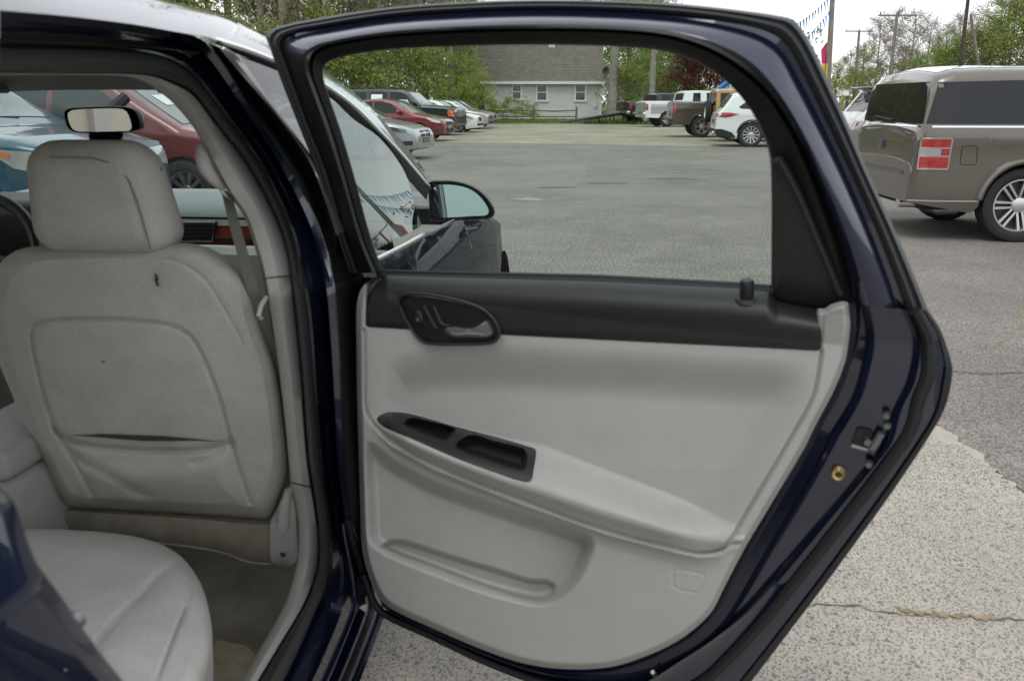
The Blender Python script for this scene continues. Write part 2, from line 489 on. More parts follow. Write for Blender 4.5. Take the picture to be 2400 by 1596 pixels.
    if 'ws' in sp:                                          # windshield: from cowl x0 to header x1
        x0, x1, y0, y1 = sp['ws']; patch('windshield', [(x0, -y0), (x1, -y1), (x1, y1), (x0, y0)], 'top', sp.get('wsglass', 'car_glass_clear'), eps=.008)
    if 'rw' in sp:
        x0, x1, y0, y1 = sp['rw']; patch('rear_window', [(x0, -y0), (x1, -y1), (x1, y1), (x0, y0)], 'top', gm_, eps=.008)
    if 'rwr' in sp: patch('rear_window', sp['rwr'], 'rear', gm_, eps=.006)
    for nm, pl, view, m_ in sp.get('patches', ()):
        patch(nm, pl, view, m_, eps=sp.get('peps', .009))
    for x in sp.get('seams', ()):
        (xa, za), (xb, zb_) = x; w_ = .006
        patch('door_seam', [(xa - w_, za), (xb - w_, zb_), (xb + w_, zb_), (xa + w_, za)], 'side', 'under_black', eps=.003, step=.12)
    if sp.get('flare'):
        for w_ in wx:
            for s_ in (-1, 1):
                q = []
                for a in np.linspace(.12, math.pi - .12, 22):
                    x, z = w_ - (ar + .012) * math.cos(a), wr + (ar + .012) * math.sin(a)
                    h = tree.ray_cast(Vector((L / 2 - x, s_ * 3, z + .01)), Vector((0, -s_, 0)))
                    if h[0] is not None: q.append(h[0] + Vector((0, s_ * .004, 0)))
                if len(q) > 3: b2 = MB(); b2.tube(q, sp['flare'], 8); b2.build('arch_lip', sp.get('flare_m', sp['paint']), root, world=False)
    if 'mirror' in sp:
        mx_, mz_ = sp['mirror']
        for s_ in (-1, 1):
            v, f = rbox(.12, .22, .15, .045, 3); mm = MB(); mm.add([(L / 2 - mx_ + x, s_ * (W / 2 - .02 + .14) + y, mz_ + z) for x, y, z in v], f); mm.build('door_mirror', sp.get('mirror_m', sp['paint']), root, world=False)
    for hx, hz in sp.get('handles', ()):
        for s_ in (-1, 1):
            yy = None; h = tree.ray_cast(Vector((L / 2 - hx, s_ * 3, hz)), Vector((0, -s_, 0)))
            if h[0] is None: continue
            v, f = rbox(.17, .03, .03, .012, 2); mm = MB(); mm.add([(h[0].x + x, h[0].y + s_ * .012 + y, hz + z) for x, y, z in v], f); mm.build('door_handle', sp.get('handle_m', sp['paint']), root, world=False)
    return root, patch, tree
# ================================================================== ground
def struct(o): o['kind'] = 'structure'; return o
def ground_mat(name, c1, c2, c3, s1=0.35, s2=9.0, s3=140.0, rough=0.95, bump=0.3, speck=0.5, bd=.006, wave=False):
    """large blotches, middle mottling and fine grit, all real colour of the surface"""
    m = bpy.data.materials.new(name); m.use_nodes = True
    nt = m.node_tree; b = nt.nodes['Principled BSDF']
    b.inputs['Roughness'].default_value = rough; b.inputs['Specular IOR Level'].default_value = .25
    tc = _n(nt, 'ShaderNodeTexCoord')
    def noise(sc, det=5.0, ro=.6):
        n = _n(nt, 'ShaderNodeTexNoise', Scale=sc, Detail=det, Roughness=ro); nt.links.new(tc.outputs['Object'], n.inputs['Vector']); return n
    a, c, d = noise(s1), noise(s2), noise(s3, 3.0)
    r1 = _n(nt, 'ShaderNodeValToRGB'); r1.color_ramp.elements[0].position = .35; r1.color_ramp.elements[1].position = .65
    r1.color_ramp.elements[0].color = c4(c1); r1.color_ramp.elements[1].color = c4(c2)
    nt.links.new(a.outputs['Fac'], r1.inputs['Fac'])
    mx = _n(nt, 'ShaderNodeMix', data_type='RGBA'); mx.inputs[7].default_value = c4(c3)
    r2 = _n(nt, 'ShaderNodeValToRGB'); r2.color_ramp.elements[0].position = .45; r2.color_ramp.elements[1].position = .72
    nt.links.new(c.outputs['Fac'], r2.inputs['Fac'])
    ml = _n(nt, 'ShaderNodeMath', operation='MULTIPLY'); ml.inputs[1].default_value = .55
    nt.links.new(r2.outputs['Color'], ml.inputs[0]); nt.links.new(ml.outputs[0], mx.inputs[0])
    nt.links.new(r1.outputs['Color'], mx.inputs[6])
    # grit: a lighter and darker speckle
    r3 = _n(nt, 'ShaderNodeValToRGB'); r3.color_ramp.elements[0].position = .39; r3.color_ramp.elements[1].position = .61
    lo, hi = 1 - speck, 1 + speck
    r3.color_ramp.elements[0].color = (lo, lo, lo, 1); r3.color_ramp.elements[1].color = (hi, hi, hi, 1)
    nt.links.new(d.outputs['Fac'], r3.inputs['Fac'])
    mm = _n(nt, 'ShaderNodeMix', data_type='RGBA', blend_type='MULTIPLY'); mm.inputs[0].default_value = 1.0
    nt.links.new(mx.outputs[2], mm.inputs[6]); nt.links.new(r3.outputs['Color'], mm.inputs[7])
    nt.links.new(mm.outputs[2], b.inputs['Base Color'])
    bp = _n(nt, 'ShaderNodeBump', Strength=bump, Distance=bd); nt.links.new(d.outputs['Fac'], bp.inputs['Height']); nt.links.new(bp.outputs['Normal'], b.inputs['Normal'])
    MATS[name] = m; return m
ground_mat('asphalt', (.142, .137, .121), (.200, .193, .168), (.245, .228, .190), s1=.42, s2=2.6, s3=52, speck=.62)
ground_mat('asphalt_old', (.165, .150, .134), (.215, .198, .176), (.155, .147, .134), s1=.9, s2=6, s3=105, speck=.48)
ground_mat('gravel', (.215, .202, .160), (.36, .322, .225), (.185, .178, .150), s1=.30, s2=1.3, s3=16, speck=.34, bump=.5, bd=.02)
ground_mat('grass_earth', (.075, .095, .028), (.16, .155, .06), (.19, .165, .09), s1=.5, s2=2.4, s3=18, speck=.4, bump=.6, bd=.03)
ground_mat('concrete_matrix', (.365, .332, .278), (.425, .388, .328), (.31, .283, .24), s1=1.6, s2=14, s3=420, speck=.22, bump=.4, bd=.002)
ground_mat('grey_vinyl', (.362, .356, .341), (.378, .372, .357), (.332, .326, .312), s1=3.0, s2=14, s3=900, speck=.07, rough=.5, bump=.12, bd=.0008)
ground_mat('seat_fabric', (.46, .438, .40), (.535, .512, .47), (.40, .38, .343), s1=4.5, s2=13, s3=620, speck=.16, rough=.95, bump=.5, bd=.0012)
ground_mat('seat_fabric_light', (.47, .462, .435), (.54, .53, .50), (.40, .39, .362), s1=4.5, s2=11, s3=620, speck=.14, rough=.95, bump=.5, bd=.0012)
def sheet(name, pts, z, m_, parent=None, jit=0.0, sub=1):
    q = []
    n = len(pts)
    for i in range(n):
        a, b = Vector((*pts[i], 0)), Vector((*pts[(i + 1) % n], 0))
        for k in range(sub):
            p = a.lerp(b, k / sub); q.append((p.x + rnd.uniform(-jit, jit), p.y + rnd.uniform(-jit, jit), z))
    tr = mg.tessellate_polygon([[Vector(p) for p in q]])
    return mesh_obj(name, q, [tuple(t) for t in tr], m_, parent, smooth=0, fixn=True)
struct(sheet('ground', [(-700, -700), (700, -700), (700, 900), (-700, 900)], -.016, 'grass_earth'))
struct(sheet('gravel_lot', [(-60, 14), (14, 16), (22, 20), (22, 44), (16, 49), (9, 54), (3, 58), (-4, 57), (-10, 60), (-60, 60)], -.008, 'gravel', jit=.35, sub=14))
asph = struct(sheet('asphalt_lot', [(-45, -25), (70, -25), (70, 20), (40, 23.5), (14, 26.0), (7.4, 27.7), (1.5, 30.0), (-4, 31.5), (-45, 35)], 0.0, 'asphalt', jit=.12, sub=16))
struct(sheet('roadway', [(26, 30), (300, 62), (300, 74), (24, 38)], -.002, 'asphalt_old'))
# older patch of asphalt to the right
struct(sheet('asphalt_patch', [(1.885, -3), (40, -3), (40, 15), (9, 13.6), (4.6, 11.5), (3.3, 9.5), (2.3, 6.5), (2.05, 4.4), (1.885, 3.6)], .004, 'asphalt_old', jit=.015, sub=10))
CONC = [(-6, -4), (1.87, -4), (1.87, 2.0), (1.868, 2.85), (1.89, 3.2), (1.88, 3.6), (1.80, 4.0), (1.2, 4.25), (-6, 4.3)]
conc = struct(sheet('concrete_apron', CONC, .008, 'concrete_matrix', jit=.022, sub=22))
for i, c_ in enumerate(((.225, .222, .213), (.175, .176, .176), (.28, .265, .235), (.33, .28, .22))): mat('stone_%d' % i, c_, rough=.8, spec=.3, var=.15, vscale=60)
def stones():
    """pebbles of the exposed aggregate, part sunk in the concrete"""
    rs = random.Random(3); cell = {}; v, f, fm = [], [], []; n = 0
    for k in range(120000):
        x, y = rs.uniform(-.75, 1.86), rs.uniform(1.35, 4.15)
        if x > 1.80 and y > 3.3: continue
        big = rs.random() < .22
        r_ = rs.uniform(.0055, .0105) if big else rs.uniform(.0022, .0055)
        if y > 2.9: r_ *= 1.15
        c = (int(x / .034), int(y / .034)); ok = True
        for i in (-1, 0, 1):
            for j in (-1, 0, 1):
                for (a, b, s) in cell.get((c[0] + i, c[1] + j), ()):
                    if (a - x) ** 2 + (b - y) ** 2 < ((s + r_) * .78) ** 2: ok = False; break
                if not ok: break
            if not ok: break
        if not ok: continue
        cell.setdefault(c, []).append((x, y, r_)); n += 1
        a0, el = rs.uniform(0, 6.28), rs.uniform(.55, .95); ca, sa = math.cos(a0), math.sin(a0)
        b = len(v); ns = 7 if big else 5
        for ring, (kr, kz) in enumerate(((1.0, -.0006), (.72, .0009 + r_ * .07))):
            for q in range(ns):
                t = 6.283 * q / ns; w_ = kr * r_ * rs.uniform(.78, 1.18)
                ex_, ey_ = math.cos(t) * w_, math.sin(t) * w_ * el
                v.append((x + ex_ * ca - ey_ * sa, y + ex_ * sa + ey_ * ca, .008 + kz))
        mi = rs.choices((0, 1, 2, 3), (5, 4, 2, .7))[0]
        for q in range(ns): f.append((b + q, b + (q + 1) % ns, b + ns + (q + 1) % ns, b + ns + q)); fm.append(mi)
        f.append(tuple(b + ns + q for q in range(ns))); fm.append(mi)
    o = mesh_obj('aggregate_stones', v, f, ['stone_0', 'stone_1', 'stone_2', 'stone_3'], conc, smooth=0, fm=fm)
    o['kind'] = 'stuff'; return n
stones()
mat('crack_dirt', (.11, .095, .075), rough=1.0); mat('dead_grass', (.23, .18, .11), rough=1.0, var=.25, vscale=40)
def crack(pts, w0, parent, z, m_='crack_dirt', jit=.012, seed=1):
    rs = random.Random(seed); q = crom(pts, 40); b = MB(); L_, R_ = [], []
    for i, p in enumerate(q):
        j = rs.uniform(-jit, jit); w_ = w0 * rs.uniform(.3, 1.2)
        L_.append((p[0] + j * .3, p[1] + j + w_, z)); R_.append((p[0] + j * .3, p[1] + j - w_, z))
    b.grid([L_, R_]); return b.build('crack', m_, parent, smooth=0)
mat('worn_asphalt', (.27, .255, .21), rough=1.0, var=.2, vscale=3); mat('oil_stain', (.075, .072, .066), rough=.7, var=.2, vscale=4)
def blotch(px, py, w_, h_, m_, seed):
    rs = random.Random(seed); c = at_z(px, py); q = [(c.x + math.cos(a) * w_ * rs.uniform(.35, 1), c.y + math.sin(a) * h_ * rs.uniform(.35, 1)) for a in np.linspace(0, 6.28, 22)[:-1]]
    sheet('worn_patch', q, .0042 if m_ == 'worn_asphalt' else .0046, m_, asph)
for i_, a_ in enumerate(((1145, 350, 1.3, .22, 'worn_asphalt'), (1600, 352, 1.0, .2, 'worn_asphalt'), (1650, 384, .7, .12, 'worn_asphalt'), (1240, 468, .35, .22, 'worn_asphalt'), (1500, 366, .8, .12, 'worn_asphalt'), (1700, 372, .6, .1, 'worn_asphalt'), (1320, 392, .5, .1, 'worn_asphalt'), (1420, 430, .6, .12, 'oil_stain'), (1300, 440, .5, .12, 'oil_stain'), (1580, 420, .7, .14, 'oil_stain'))): blotch(*a_, 40 + i_)
crack([at_z(*p).xy[:] for p in ((1880, 1424), (2000, 1428), (2120, 1446), (2260, 1452), (2400, 1462), (2560, 1475))], .0038, conc, .0105, seed=2)
crack([at_z(*p).xy[:] for p in ((2105, 1436), (2180, 1446), (2260, 1450), (2330, 1456))], .012, conc, .0115, 'dead_grass', .008, 5)
crack([at_z(*p).xy[:] for p in ((2235, 872), (2300, 878), (2420, 874))], .010, asph, .0065, seed=3)
crack([at_z(*p).xy[:] for p in ((2330, 810), (2385, 775), (2400, 720), (2450, 690))], .014, asph, .0065, 'dead_grass', .03, 7)
crack([at_z(*p).xy[:] for p in ((2180, 985), (2240, 1040), (2320, 1100), (2420, 1172))], .012, asph, .0068, 'dead_grass', .02, 11)
# ------------------------------------------------------------------ the cars of the lot
def at_wheel(px, py, head, sp, front=True, right=True, y=None):
    """body centre from the photo position of one tyre's contact"""
    c = at_z(px, py); fw_ = Vector((math.cos(head), math.sin(head), 0)); lf = Vector((-fw_.y, fw_.x, 0))
    dx = sp['L'] / 2 - sp['wx'][0 if front else 1]
    p = c - fw_ * dx + lf * (sp['W'] / 2 - .12) * (1 if right else -1)
    return (p.x, p.y, 0)
def sedan(paint_, **k):
    d = dict(L=4.5, W=1.78, belt=.94, r=.315, wx=(.90, 3.58), paint=paint_,
             top=[(0, .50), (.03, .66), (.12, .74), (.4, .83), (1.15, .965), (1.45, 1.13), (1.88, 1.385), (2.2, 1.445), (2.6, 1.46), (3.05, 1.43), (3.45, 1.30), (3.95, 1.09), (4.38, 1.05), (4.47, .98), (4.5, .62)],
             windows=[[(1.50, .985), (2.02, 1.34), (2.30, 1.385), (2.58, 1.392), (2.60, .975)], [(2.67, .975), (2.66, 1.392), (3.02, 1.36), (3.36, 1.24), (3.62, 1.03), (3.58, .985)]],
             ws=(1.20, 1.90, .68, .56), rw=(3.90, 3.10, .62, .54), mirror=(1.62, .95), handles=((2.45, .86), (3.38, .88)),
             seams=(((1.42, .35), (1.40, .93)), ((2.63, .30), (2.63, .95))), rt=.09)
    d.update(k); return d
def suv(paint_, **k):
    d = dict(L=4.75, W=1.9, belt=1.10, r=.365, wx=(.92, 3.72), paint=paint_, cat='suv',
             top=[(0, .60), (.03, .86), (.10, .96), (.4, 1.03), (1.2, 1.12), (1.5, 1.27), (2.0, 1.58), (2.3, 1.665), (3.0, 1.70), (3.9, 1.67), (4.25, 1.61), (4.50, 1.36), (4.66, 1.10), (4.73, .95), (4.75, .65)],
             windows=[[(1.62, 1.14), (2.12, 1.50), (2.4, 1.58), (2.7, 1.60), (2.72, 1.12)], [(2.79, 1.12), (2.78, 1.60), (3.5, 1.58), (3.62, 1.14)], [(3.70, 1.15), (3.62, 1.56), (4.0, 1.52), (4.28, 1.24), (4.1, 1.17)]],
             ws=(1.30, 2.05, .72, .60), mirror=(1.75, 1.10), handles=((2.55, 1.0), (3.45, 1.02)),
             seams=(((1.45, .4), (1.5, 1.08)), ((2.75, .35), (2.75, 1.1))), rt=.10, low=.26)
    d.update(k); return d
HL = R(-12); HRr = R(8)
ROW = 'cars parked in the left row'
HLT = lambda m_='lamp_clear': ('headlight', [(.02, .66), (.06, .74), (.55, .83), (.62, .80), (.40, .70), (.10, .62)], 'side', m_)
# teal suv and burgundy van seen through the sedan's windshield
s_ = suv('teal_paint', top=[(0, .55), (.03, .86), (.10, .97), (.45, 1.05), (1.15, 1.13), (1.45, 1.27), (1.95, 1.57), (2.3, 1.68), (3.2, 1.72), (4.2, 1.70), (4.6, 1.5), (4.72, 1.1), (4.75, .6)], fk=.10,
         patches=[('headlight', [(.08, .86), (.10, .93), (.52, .96), (.60, .91), (.40, .79), (.12, .74)], 'side', 'lamp_clear'), ('headlight', [(-.85, .72), (-.85, .92), (-.45, .90), (-.48, .76)], 'front', 'lamp_clear'), ('headlight', [(.85, .72), (.85, .92), (.45, .90), (.48, .76)], 'front', 'lamp_clear'), ('grille', [(-.42, .6), (-.42, .92), (.42, .92), (.42, .6)], 'front', 'under_black')])
vt, pt_, _t = vehicle('parked_suv', 'teal suv with an amber corner lamp, seen through the windshield', (-6.30, 9.30), HL, s_, ROW)
pt_('indicator', [(.42, .875), (.42, .92), (.54, .94), (.57, .90)], 'side', 'lamp_amber', eps=.014)
wp = MB(); wp.tube([(4.75 / 2 - 1.22, -.62, 1.165), (4.75 / 2 - 1.30, -.2, 1.21), (4.75 / 2 - 1.28, .2, 1.22)], .012, 6); wp.build('wiper', 'under_black', vt, world=False)
s_ = suv('burgundy_paint', L=4.9, W=1.95, wx=(.95, 3.95), ws=(1.0, 1.85, .78, .62), belt=1.12,
         top=[(0, .55), (.04, .80), (.12, .90), (.5, 1.0), (.95, 1.09), (1.3, 1.28), (1.85, 1.60), (2.2, 1.70), (3.2, 1.74), (4.4, 1.72), (4.75, 1.5), (4.87, 1.1), (4.9, .6)],
         windows=[[(1.45, 1.15), (1.98, 1.52), (2.3, 1.60), (2.6, 1.62), (2.62, 1.13)], [(2.70, 1.13), (2.69, 1.62), (3.6, 1.62), (3.65, 1.13)], [(3.73, 1.13), (3.70, 1.62), (4.4, 1.60), (4.6, 1.2), (4.5, 1.13)]],
         patches=[HLT(), ('chrome_strip', [(1.4, 1.105), (1.4, 1.125), (4.6, 1.125), (4.6, 1.105)], 'side', 'chrome')])
v_, pt_, _t = vehicle('parked_van', 'burgundy van with dark side windows, behind the teal suv', at_wheel(452, 520, HL, s_), HL, s_, ROW)
pt_('price_sheet', [(1.35, -.52), (1.35, -.30), (1.55, -.30), (1.55, -.52)], 'top', 'paper', eps=.014); pt_('windshield_sheet', [(1.60, .1), (1.60, .45), (1.8, .42), (1.8, .1)], 'top', 'paper', eps=.014)
# left row through the door glass
s_ = sedan('silver_paint', L=4.72, top=[(0, .48), (.03, .62), (.12, .72), (.4, .81), (1.15, .95), (1.45, 1.12), (1.9, 1.38), (2.3, 1.44), (2.7, 1.45), (3.2, 1.40), (4.1, 1.08), (4.6, 1.03), (4.72, .62)], fk=.22, fround=.8,
           patches=[('headlight', [(.22, .66), (.26, .73), (.80, .84), (.86, .81), (.55, .70), (.35, .66)], 'side', 'car_glass_clear'), ('grille', [(-.34, .54), (-.38, .68), (-.06, .70), (-.05, .56)], 'front', 'under_black'), ('grille', [(.34, .54), (.38, .68), (.06, .70), (.05, .56)], 'front', 'under_black'), ('fog_grille', [(.12, .36), (.10, .46), (.38, .46), (.34, .36)], 'side', 'under_black'), ('licence_plate', [(-.26, .40), (-.26, .52), (.26, .52), (.26, .40)], 'front', 'dark_grey_paint')])
vehicle('parked_car', 'silver sedan with its nose showing beside the red car', at_wheel(896, 376, HL, s_), HL, s_, ROW)
s_ = sedan('red_paint', fk=.20, patches=[('headlight', [(.10, .66), (.14, .72), (.55, .835), (.62, .82), (.45, .70), (.2, .645)], 'side', 'lamp_clear'), ('grille', [(-.4, .60), (-.42, .68), (.42, .68), (.4, .60)], 'front', 'under_black'), ('air_intake', [(-.45, .30), (-.5, .44), (.5, .44), (.45, .30)], 'front', 'under_black'), ('fog_lamp', [(.10, .36), (.10, .44), (.34, .46), (.36, .38)], 'side', 'dark_grey_paint'), ('licence_plate', [(-.26, .44), (-.26, .56), (.26, .56), (.26, .44)], 'front', 'silver_paint')], spokes=12, rim=.68)
vehicle('parked_car', 'red four-door sedan with dark windows and silver wheel covers', at_wheel(985, 332, HL, s_), HL, s_, ROW)
s_ = suv('green_black_paint', L=5.1, W=2.0, belt=1.24, r=.38, wx=(.95, 3.95), low=.34, fk=.07, fround=.35,
         top=[(0, .62), (.03, 1.0), (.10, 1.10), (.5, 1.17), (1.45, 1.24), (1.75, 1.45), (2.1, 1.76), (2.35, 1.86), (3.2, 1.90), (4.7, 1.88), (4.95, 1.75), (5.06, 1.2), (5.1, .7)], ws=(1.52, 2.15, .74, .66), mirror=(1.75, 1.22), mirror_m='under_black',
         windows=[[(1.80, 1.27), (2.2, 1.70), (2.4, 1.77), (2.85, 1.78), (2.85, 1.25)], [(3.0, 1.25), (3.0, 1.70), (3.1, 1.78), (3.75, 1.78), (3.8, 1.25)], [(3.98, 1.25), (3.92, 1.78), (4.7, 1.76), (4.8, 1.27)]], seams=(((1.62, .5), (1.66, 1.25)), ((2.92, .5), (2.92, 1.25))), handles=((2.75, 1.13), (3.7, 1.13)), handle_m='under_black',
         patches=[('headlight', [(.02, .88), (.03, 1.03), (.30, 1.05), (.32, .90)], 'side', 'lamp_amber'), ('indicator', [(.02, .78), (.02, .86), (.30, .88), (.28, .79)], 'side', 'lamp_amber'), ('headlight', [(-.90, .80), (-.90, 1.03), (-.52, 1.03), (-.52, .80)], 'front', 'lamp_clear'), ('headlight', [(.90, .80), (.90, 1.03), (.52, 1.03), (.52, .80)], 'front', 'lamp_clear'), ('grille', [(-.48, .74), (-.48, 1.03), (.48, 1.03), (.48, .74)], 'front', 'lamp_clear'), ('bumper', [(.0, .40), (.0, .74), (.48, .74), (.50, .40)], 'side', 'dark_grey_paint'), ('bumper', [(-.95, .40), (-.95, .72), (.95, .72), (.95, .40)], 'front', 'dark_grey_paint')])
v_, pt_, _t = vehicle('parked_suv', 'large dark green suv with roof rails and amber lamps', at_wheel(1018, 318, HL, s_), HL, s_, ROW)
pt_('window_sheet', [(3.2, 1.38), (3.2, 1.68), (3.7, 1.68), (3.7, 1.38)], 'side', 'paper', eps=.012); pt_('window_sheet', [(1.98, 1.30), (2.06, 1.46), (2.45, 1.46), (2.5, 1.30)], 'side', 'lamp_clear', eps=.012)
for yy in (-.72, .72):
    rl = MB(); rl.tube([(5.1 / 2 - x, yy, z) for x, z in ((2.6, 1.88), (2.75, 1.945), (4.5, 1.94), (4.65, 1.88))], .022, 6); rl.build('roof_rail', 'under_black', v_, world=False)
LUX = dict(fk=.24, fround=.75)
def lux_p(grille='under_black'): return [('headlight', [(.14, .60), (.18, .70), (.50, .78), (.58, .74), (.45, .62), (.25, .57)], 'side', 'lamp_clear'), ('grille', [(-.22, .50), (-.30, .70), (.30, .70), (.22, .50)], 'front', grille), ('air_intake', [(-.6, .30), (-.6, .40), (.6, .40), (.6, .30)], 'front', 'under_black'), ('side_marker', [(.28, .49), (.28, .52), (.42, .52), (.42, .49)], 'side', 'lamp_amber')]
s_ = sedan('white_car_paint', L=4.8, wx=(.88, 3.7), spokes=5, style='split', rim=.74, r=.33, low=.16, **LUX, patches=lux_p(), glass='car_glass_clear')
vehicle('parked_car', 'low white sedan with wide five-spoke wheels', at_wheel(1074, 311, HL, s_), HL, s_, ROW)
s_ = sedan('silver_paint', L=4.7, **LUX, patches=[('headlight', [(.14, .60), (.18, .70), (.50, .78), (.58, .74), (.45, .62), (.25, .57)], 'side', 'lamp_amber')] + lux_p()[1:3], glass='car_glass_clear')
vehicle('parked_car', 'grey sedan with yellowed lamps beyond the white sedan', at_wheel(1104, 303.5, HL, s_), HL, s_, ROW)
s_ = sedan('champagne_paint', L=4.7, **LUX, patches=lux_p()[:3], glass='car_glass_clear')
vehicle('parked_car', 'champagne sedan, last of the left row by the house', at_wheel(1117, 299.5, HL, s_), HL, s_, ROW)

# right row through the door glass, tails towards the lot
RRW = 'vehicles parked in the right row'
def pickup(paint_, **k):
    d = dict(L=5.85, W=2.0, belt=1.22, r=.42, wx=(1.0, 4.65), paint=paint_, cat='pickup', low=.50, arch=1.16, rk=.02, rround=.2, fk=.08, rovh=.02, tw=.27,
             top=[(0, .75), (.04, 1.08), (.5, 1.18), (1.35, 1.26), (1.65, 1.45), (2.0, 1.78), (2.25, 1.88), (3.3, 1.90), (3.75, 1.87), (3.86, 1.80), (3.96, 1.40), (3.99, 1.365), (5.78, 1.365), (5.83, 1.34), (5.85, .70)],
             windows=[[(1.85, 1.27), (2.15, 1.70), (2.4, 1.78), (2.8, 1.79), (2.8, 1.26)], [(2.88, 1.26), (2.88, 1.79), (3.5, 1.78), (3.60, 1.27)]], ws=(1.45, 2.1, .74, .66), mirror=(1.95, 1.27), mirror_m='under_black', rt=.05, rim=.58,
             seams=(((2.84, .6), (2.84, 1.26)), ((3.95, .6), (3.95, 1.36))))
    d.update(k); return d
TG = [(-.82, .78), (-.82, 1.32), (.82, 1.32), (.82, .78)]
def tail(xl=5.85, z0=.92, z1=1.26): return ('tail_lamp', [(xl - .14, z0), (xl - .14, z1), (xl - .005, z1), (xl - .005, z0)], 'side', 'tail_red')
def tail_r(z0=.92, z1=1.26): return [('tail_lamp', [(-.97, z0), (-.97, z1), (-.84, z1), (-.84, z0)], 'rear', 'tail_red'), ('tail_lamp', [(.97, z0), (.97, z1), (.84, z1), (.84, z0)], 'rear', 'tail_red')]
def rear_bumper(v_, L, m_='chrome', z=.62):
    v, f = rbox(.22, 2.0, .20, .05, 2); b = MB(); b.add([(-L / 2 - .06 + x, y, z + z_) for x, y, z_ in v], f); b.build('rear_bumper', m_, v_, world=False)
s_ = pickup('black_paint', patches=[tail()] + tail_r() + [('badge', [(-.06, 1.05), (0, 1.15), (.06, 1.05), (0, .98)], 'rear', 'silver_paint')])
v_, *_x = vehicle('pickup_truck', 'black pickup with a chrome rear bumper, furthest of the right row', at_wheel(1512, 291.5, R(19), s_, False), R(19), s_, RRW); rear_bumper(v_, 5.85)
s_ = pickup('white_car_paint', L=6.2, wx=(1.0, 4.9), top=[(0, .75), (.04, 1.12), (.5, 1.22), (1.35, 1.30), (1.65, 1.50), (2.0, 1.86), (2.25, 1.96), (3.3, 1.98), (3.75, 1.95), (3.86, 1.88), (3.96, 1.44), (3.99, 1.40), (6.12, 1.40), (6.18, 1.37), (6.2, .70)], tum=.22,
            windows=[[(1.85, 1.32), (2.15, 1.76), (2.4, 1.85), (2.62, 1.86), (2.62, 1.31)], [(2.98, 1.31), (2.98, 1.86), (3.4, 1.85), (3.46, 1.32)]],
            patches=[tail(6.2)] + tail_r() + [('tailgate', TG, 'rear', 'silver_paint'), ('utility_box', [(4.95, .72), (4.95, 1.24), (5.9, 1.24), (5.9, .72)], 'side', 'silver_paint'), ('rear_glass', [(-.7, 1.46), (-.62, 1.84), (.62, 1.84), (.7, 1.46)], 'rear', 'car_glass')])
v_, *_x = vehicle('pickup_truck', 'white pickup with a grey tailgate beside the black pickup', at_wheel(1562, 298, R(9), s_, False), R(9), s_, RRW); rear_bumper(v_, 6.2)
s_ = pickup('brown_paint', patches=[tail()] + tail_r() + [('tailgate', TG, 'rear', 'dark_grey_paint'), ('rear_glass', [(-.7, 1.42), (-.62, 1.76), (.62, 1.76), (.7, 1.42)], 'rear', 'car_glass')], spokes=6, style='split', rim=.66)
v_, *_x = vehicle('pickup_truck', 'brown pickup with a bright red tail lamp and silver spoked wheels', at_wheel(1643, 322, R(-3), s_, False), R(-3), s_, RRW); rear_bumper(v_, 5.85, 'dark_grey_paint', .58)
# ochre off-roader with its spare wheel on the tail
s_ = suv('ochre_paint', L=4.0, W=1.8, belt=1.2, wx=(.75, 3.2), r=.39, low=.45, fk=.12, rk=.02, tum=.10, cat='jeep', rround=.15, rt=.06,
         top=[(0, .70), (.03, 1.0), (.1, 1.08), (1.25, 1.16), (1.45, 1.30), (1.62, 1.70), (1.75, 1.80), (3.9, 1.80), (3.97, 1.74), (4.0, .7)], ws=(1.3, 1.68, .68, .64),
         windows=[[(1.72, 1.24), (1.82, 1.66), (2.4, 1.68), (2.4, 1.22)], [(2.5, 1.22), (2.5, 1.68), (3.0, 1.68), (3.0, 1.22)], [(3.12, 1.22), (3.12, 1.68), (3.85, 1.68), (3.85, 1.22)]], rwr=[(-.62, 1.25), (-.6, 1.68), (.6, 1.68), (.62, 1.25)], mirror=(1.75, 1.22), mirror_m='under_black', seams=(), handles=(), patches=[('tail_lamp', [(3.84, 1.0), (3.84, 1.14), (3.98, 1.14), (3.98, 1.0)], 'side', 'tail_red')])
v_, *_x = vehicle('parked_jeep', 'ochre yellow boxy jeep with a spare wheel on its tail', at_wheel(1724, 332, R(-4), s_, False), R(-4), s_, RRW)
T = Matrix.Translation((-2.14, .05, 1.02)) @ Matrix.Rotation(math.pi / 2, 4, 'Z')
sp_ = MB(); sp_.lathe([(.23, .10), (.33, .12), (.39, .08), (.39, -.08), (.33, -.12), (.23, -.1)], T, 28); spo = sp_.build('spare_wheel', 'tyre', v_, world=False)
sp_ = MB(); sp_.lathe([(.001, .06), (.08, .06), (.1, .03), (.2, .05), (.235, .09)], T, 28); sp_.build('rim', 'rim_silver', spo, world=False)
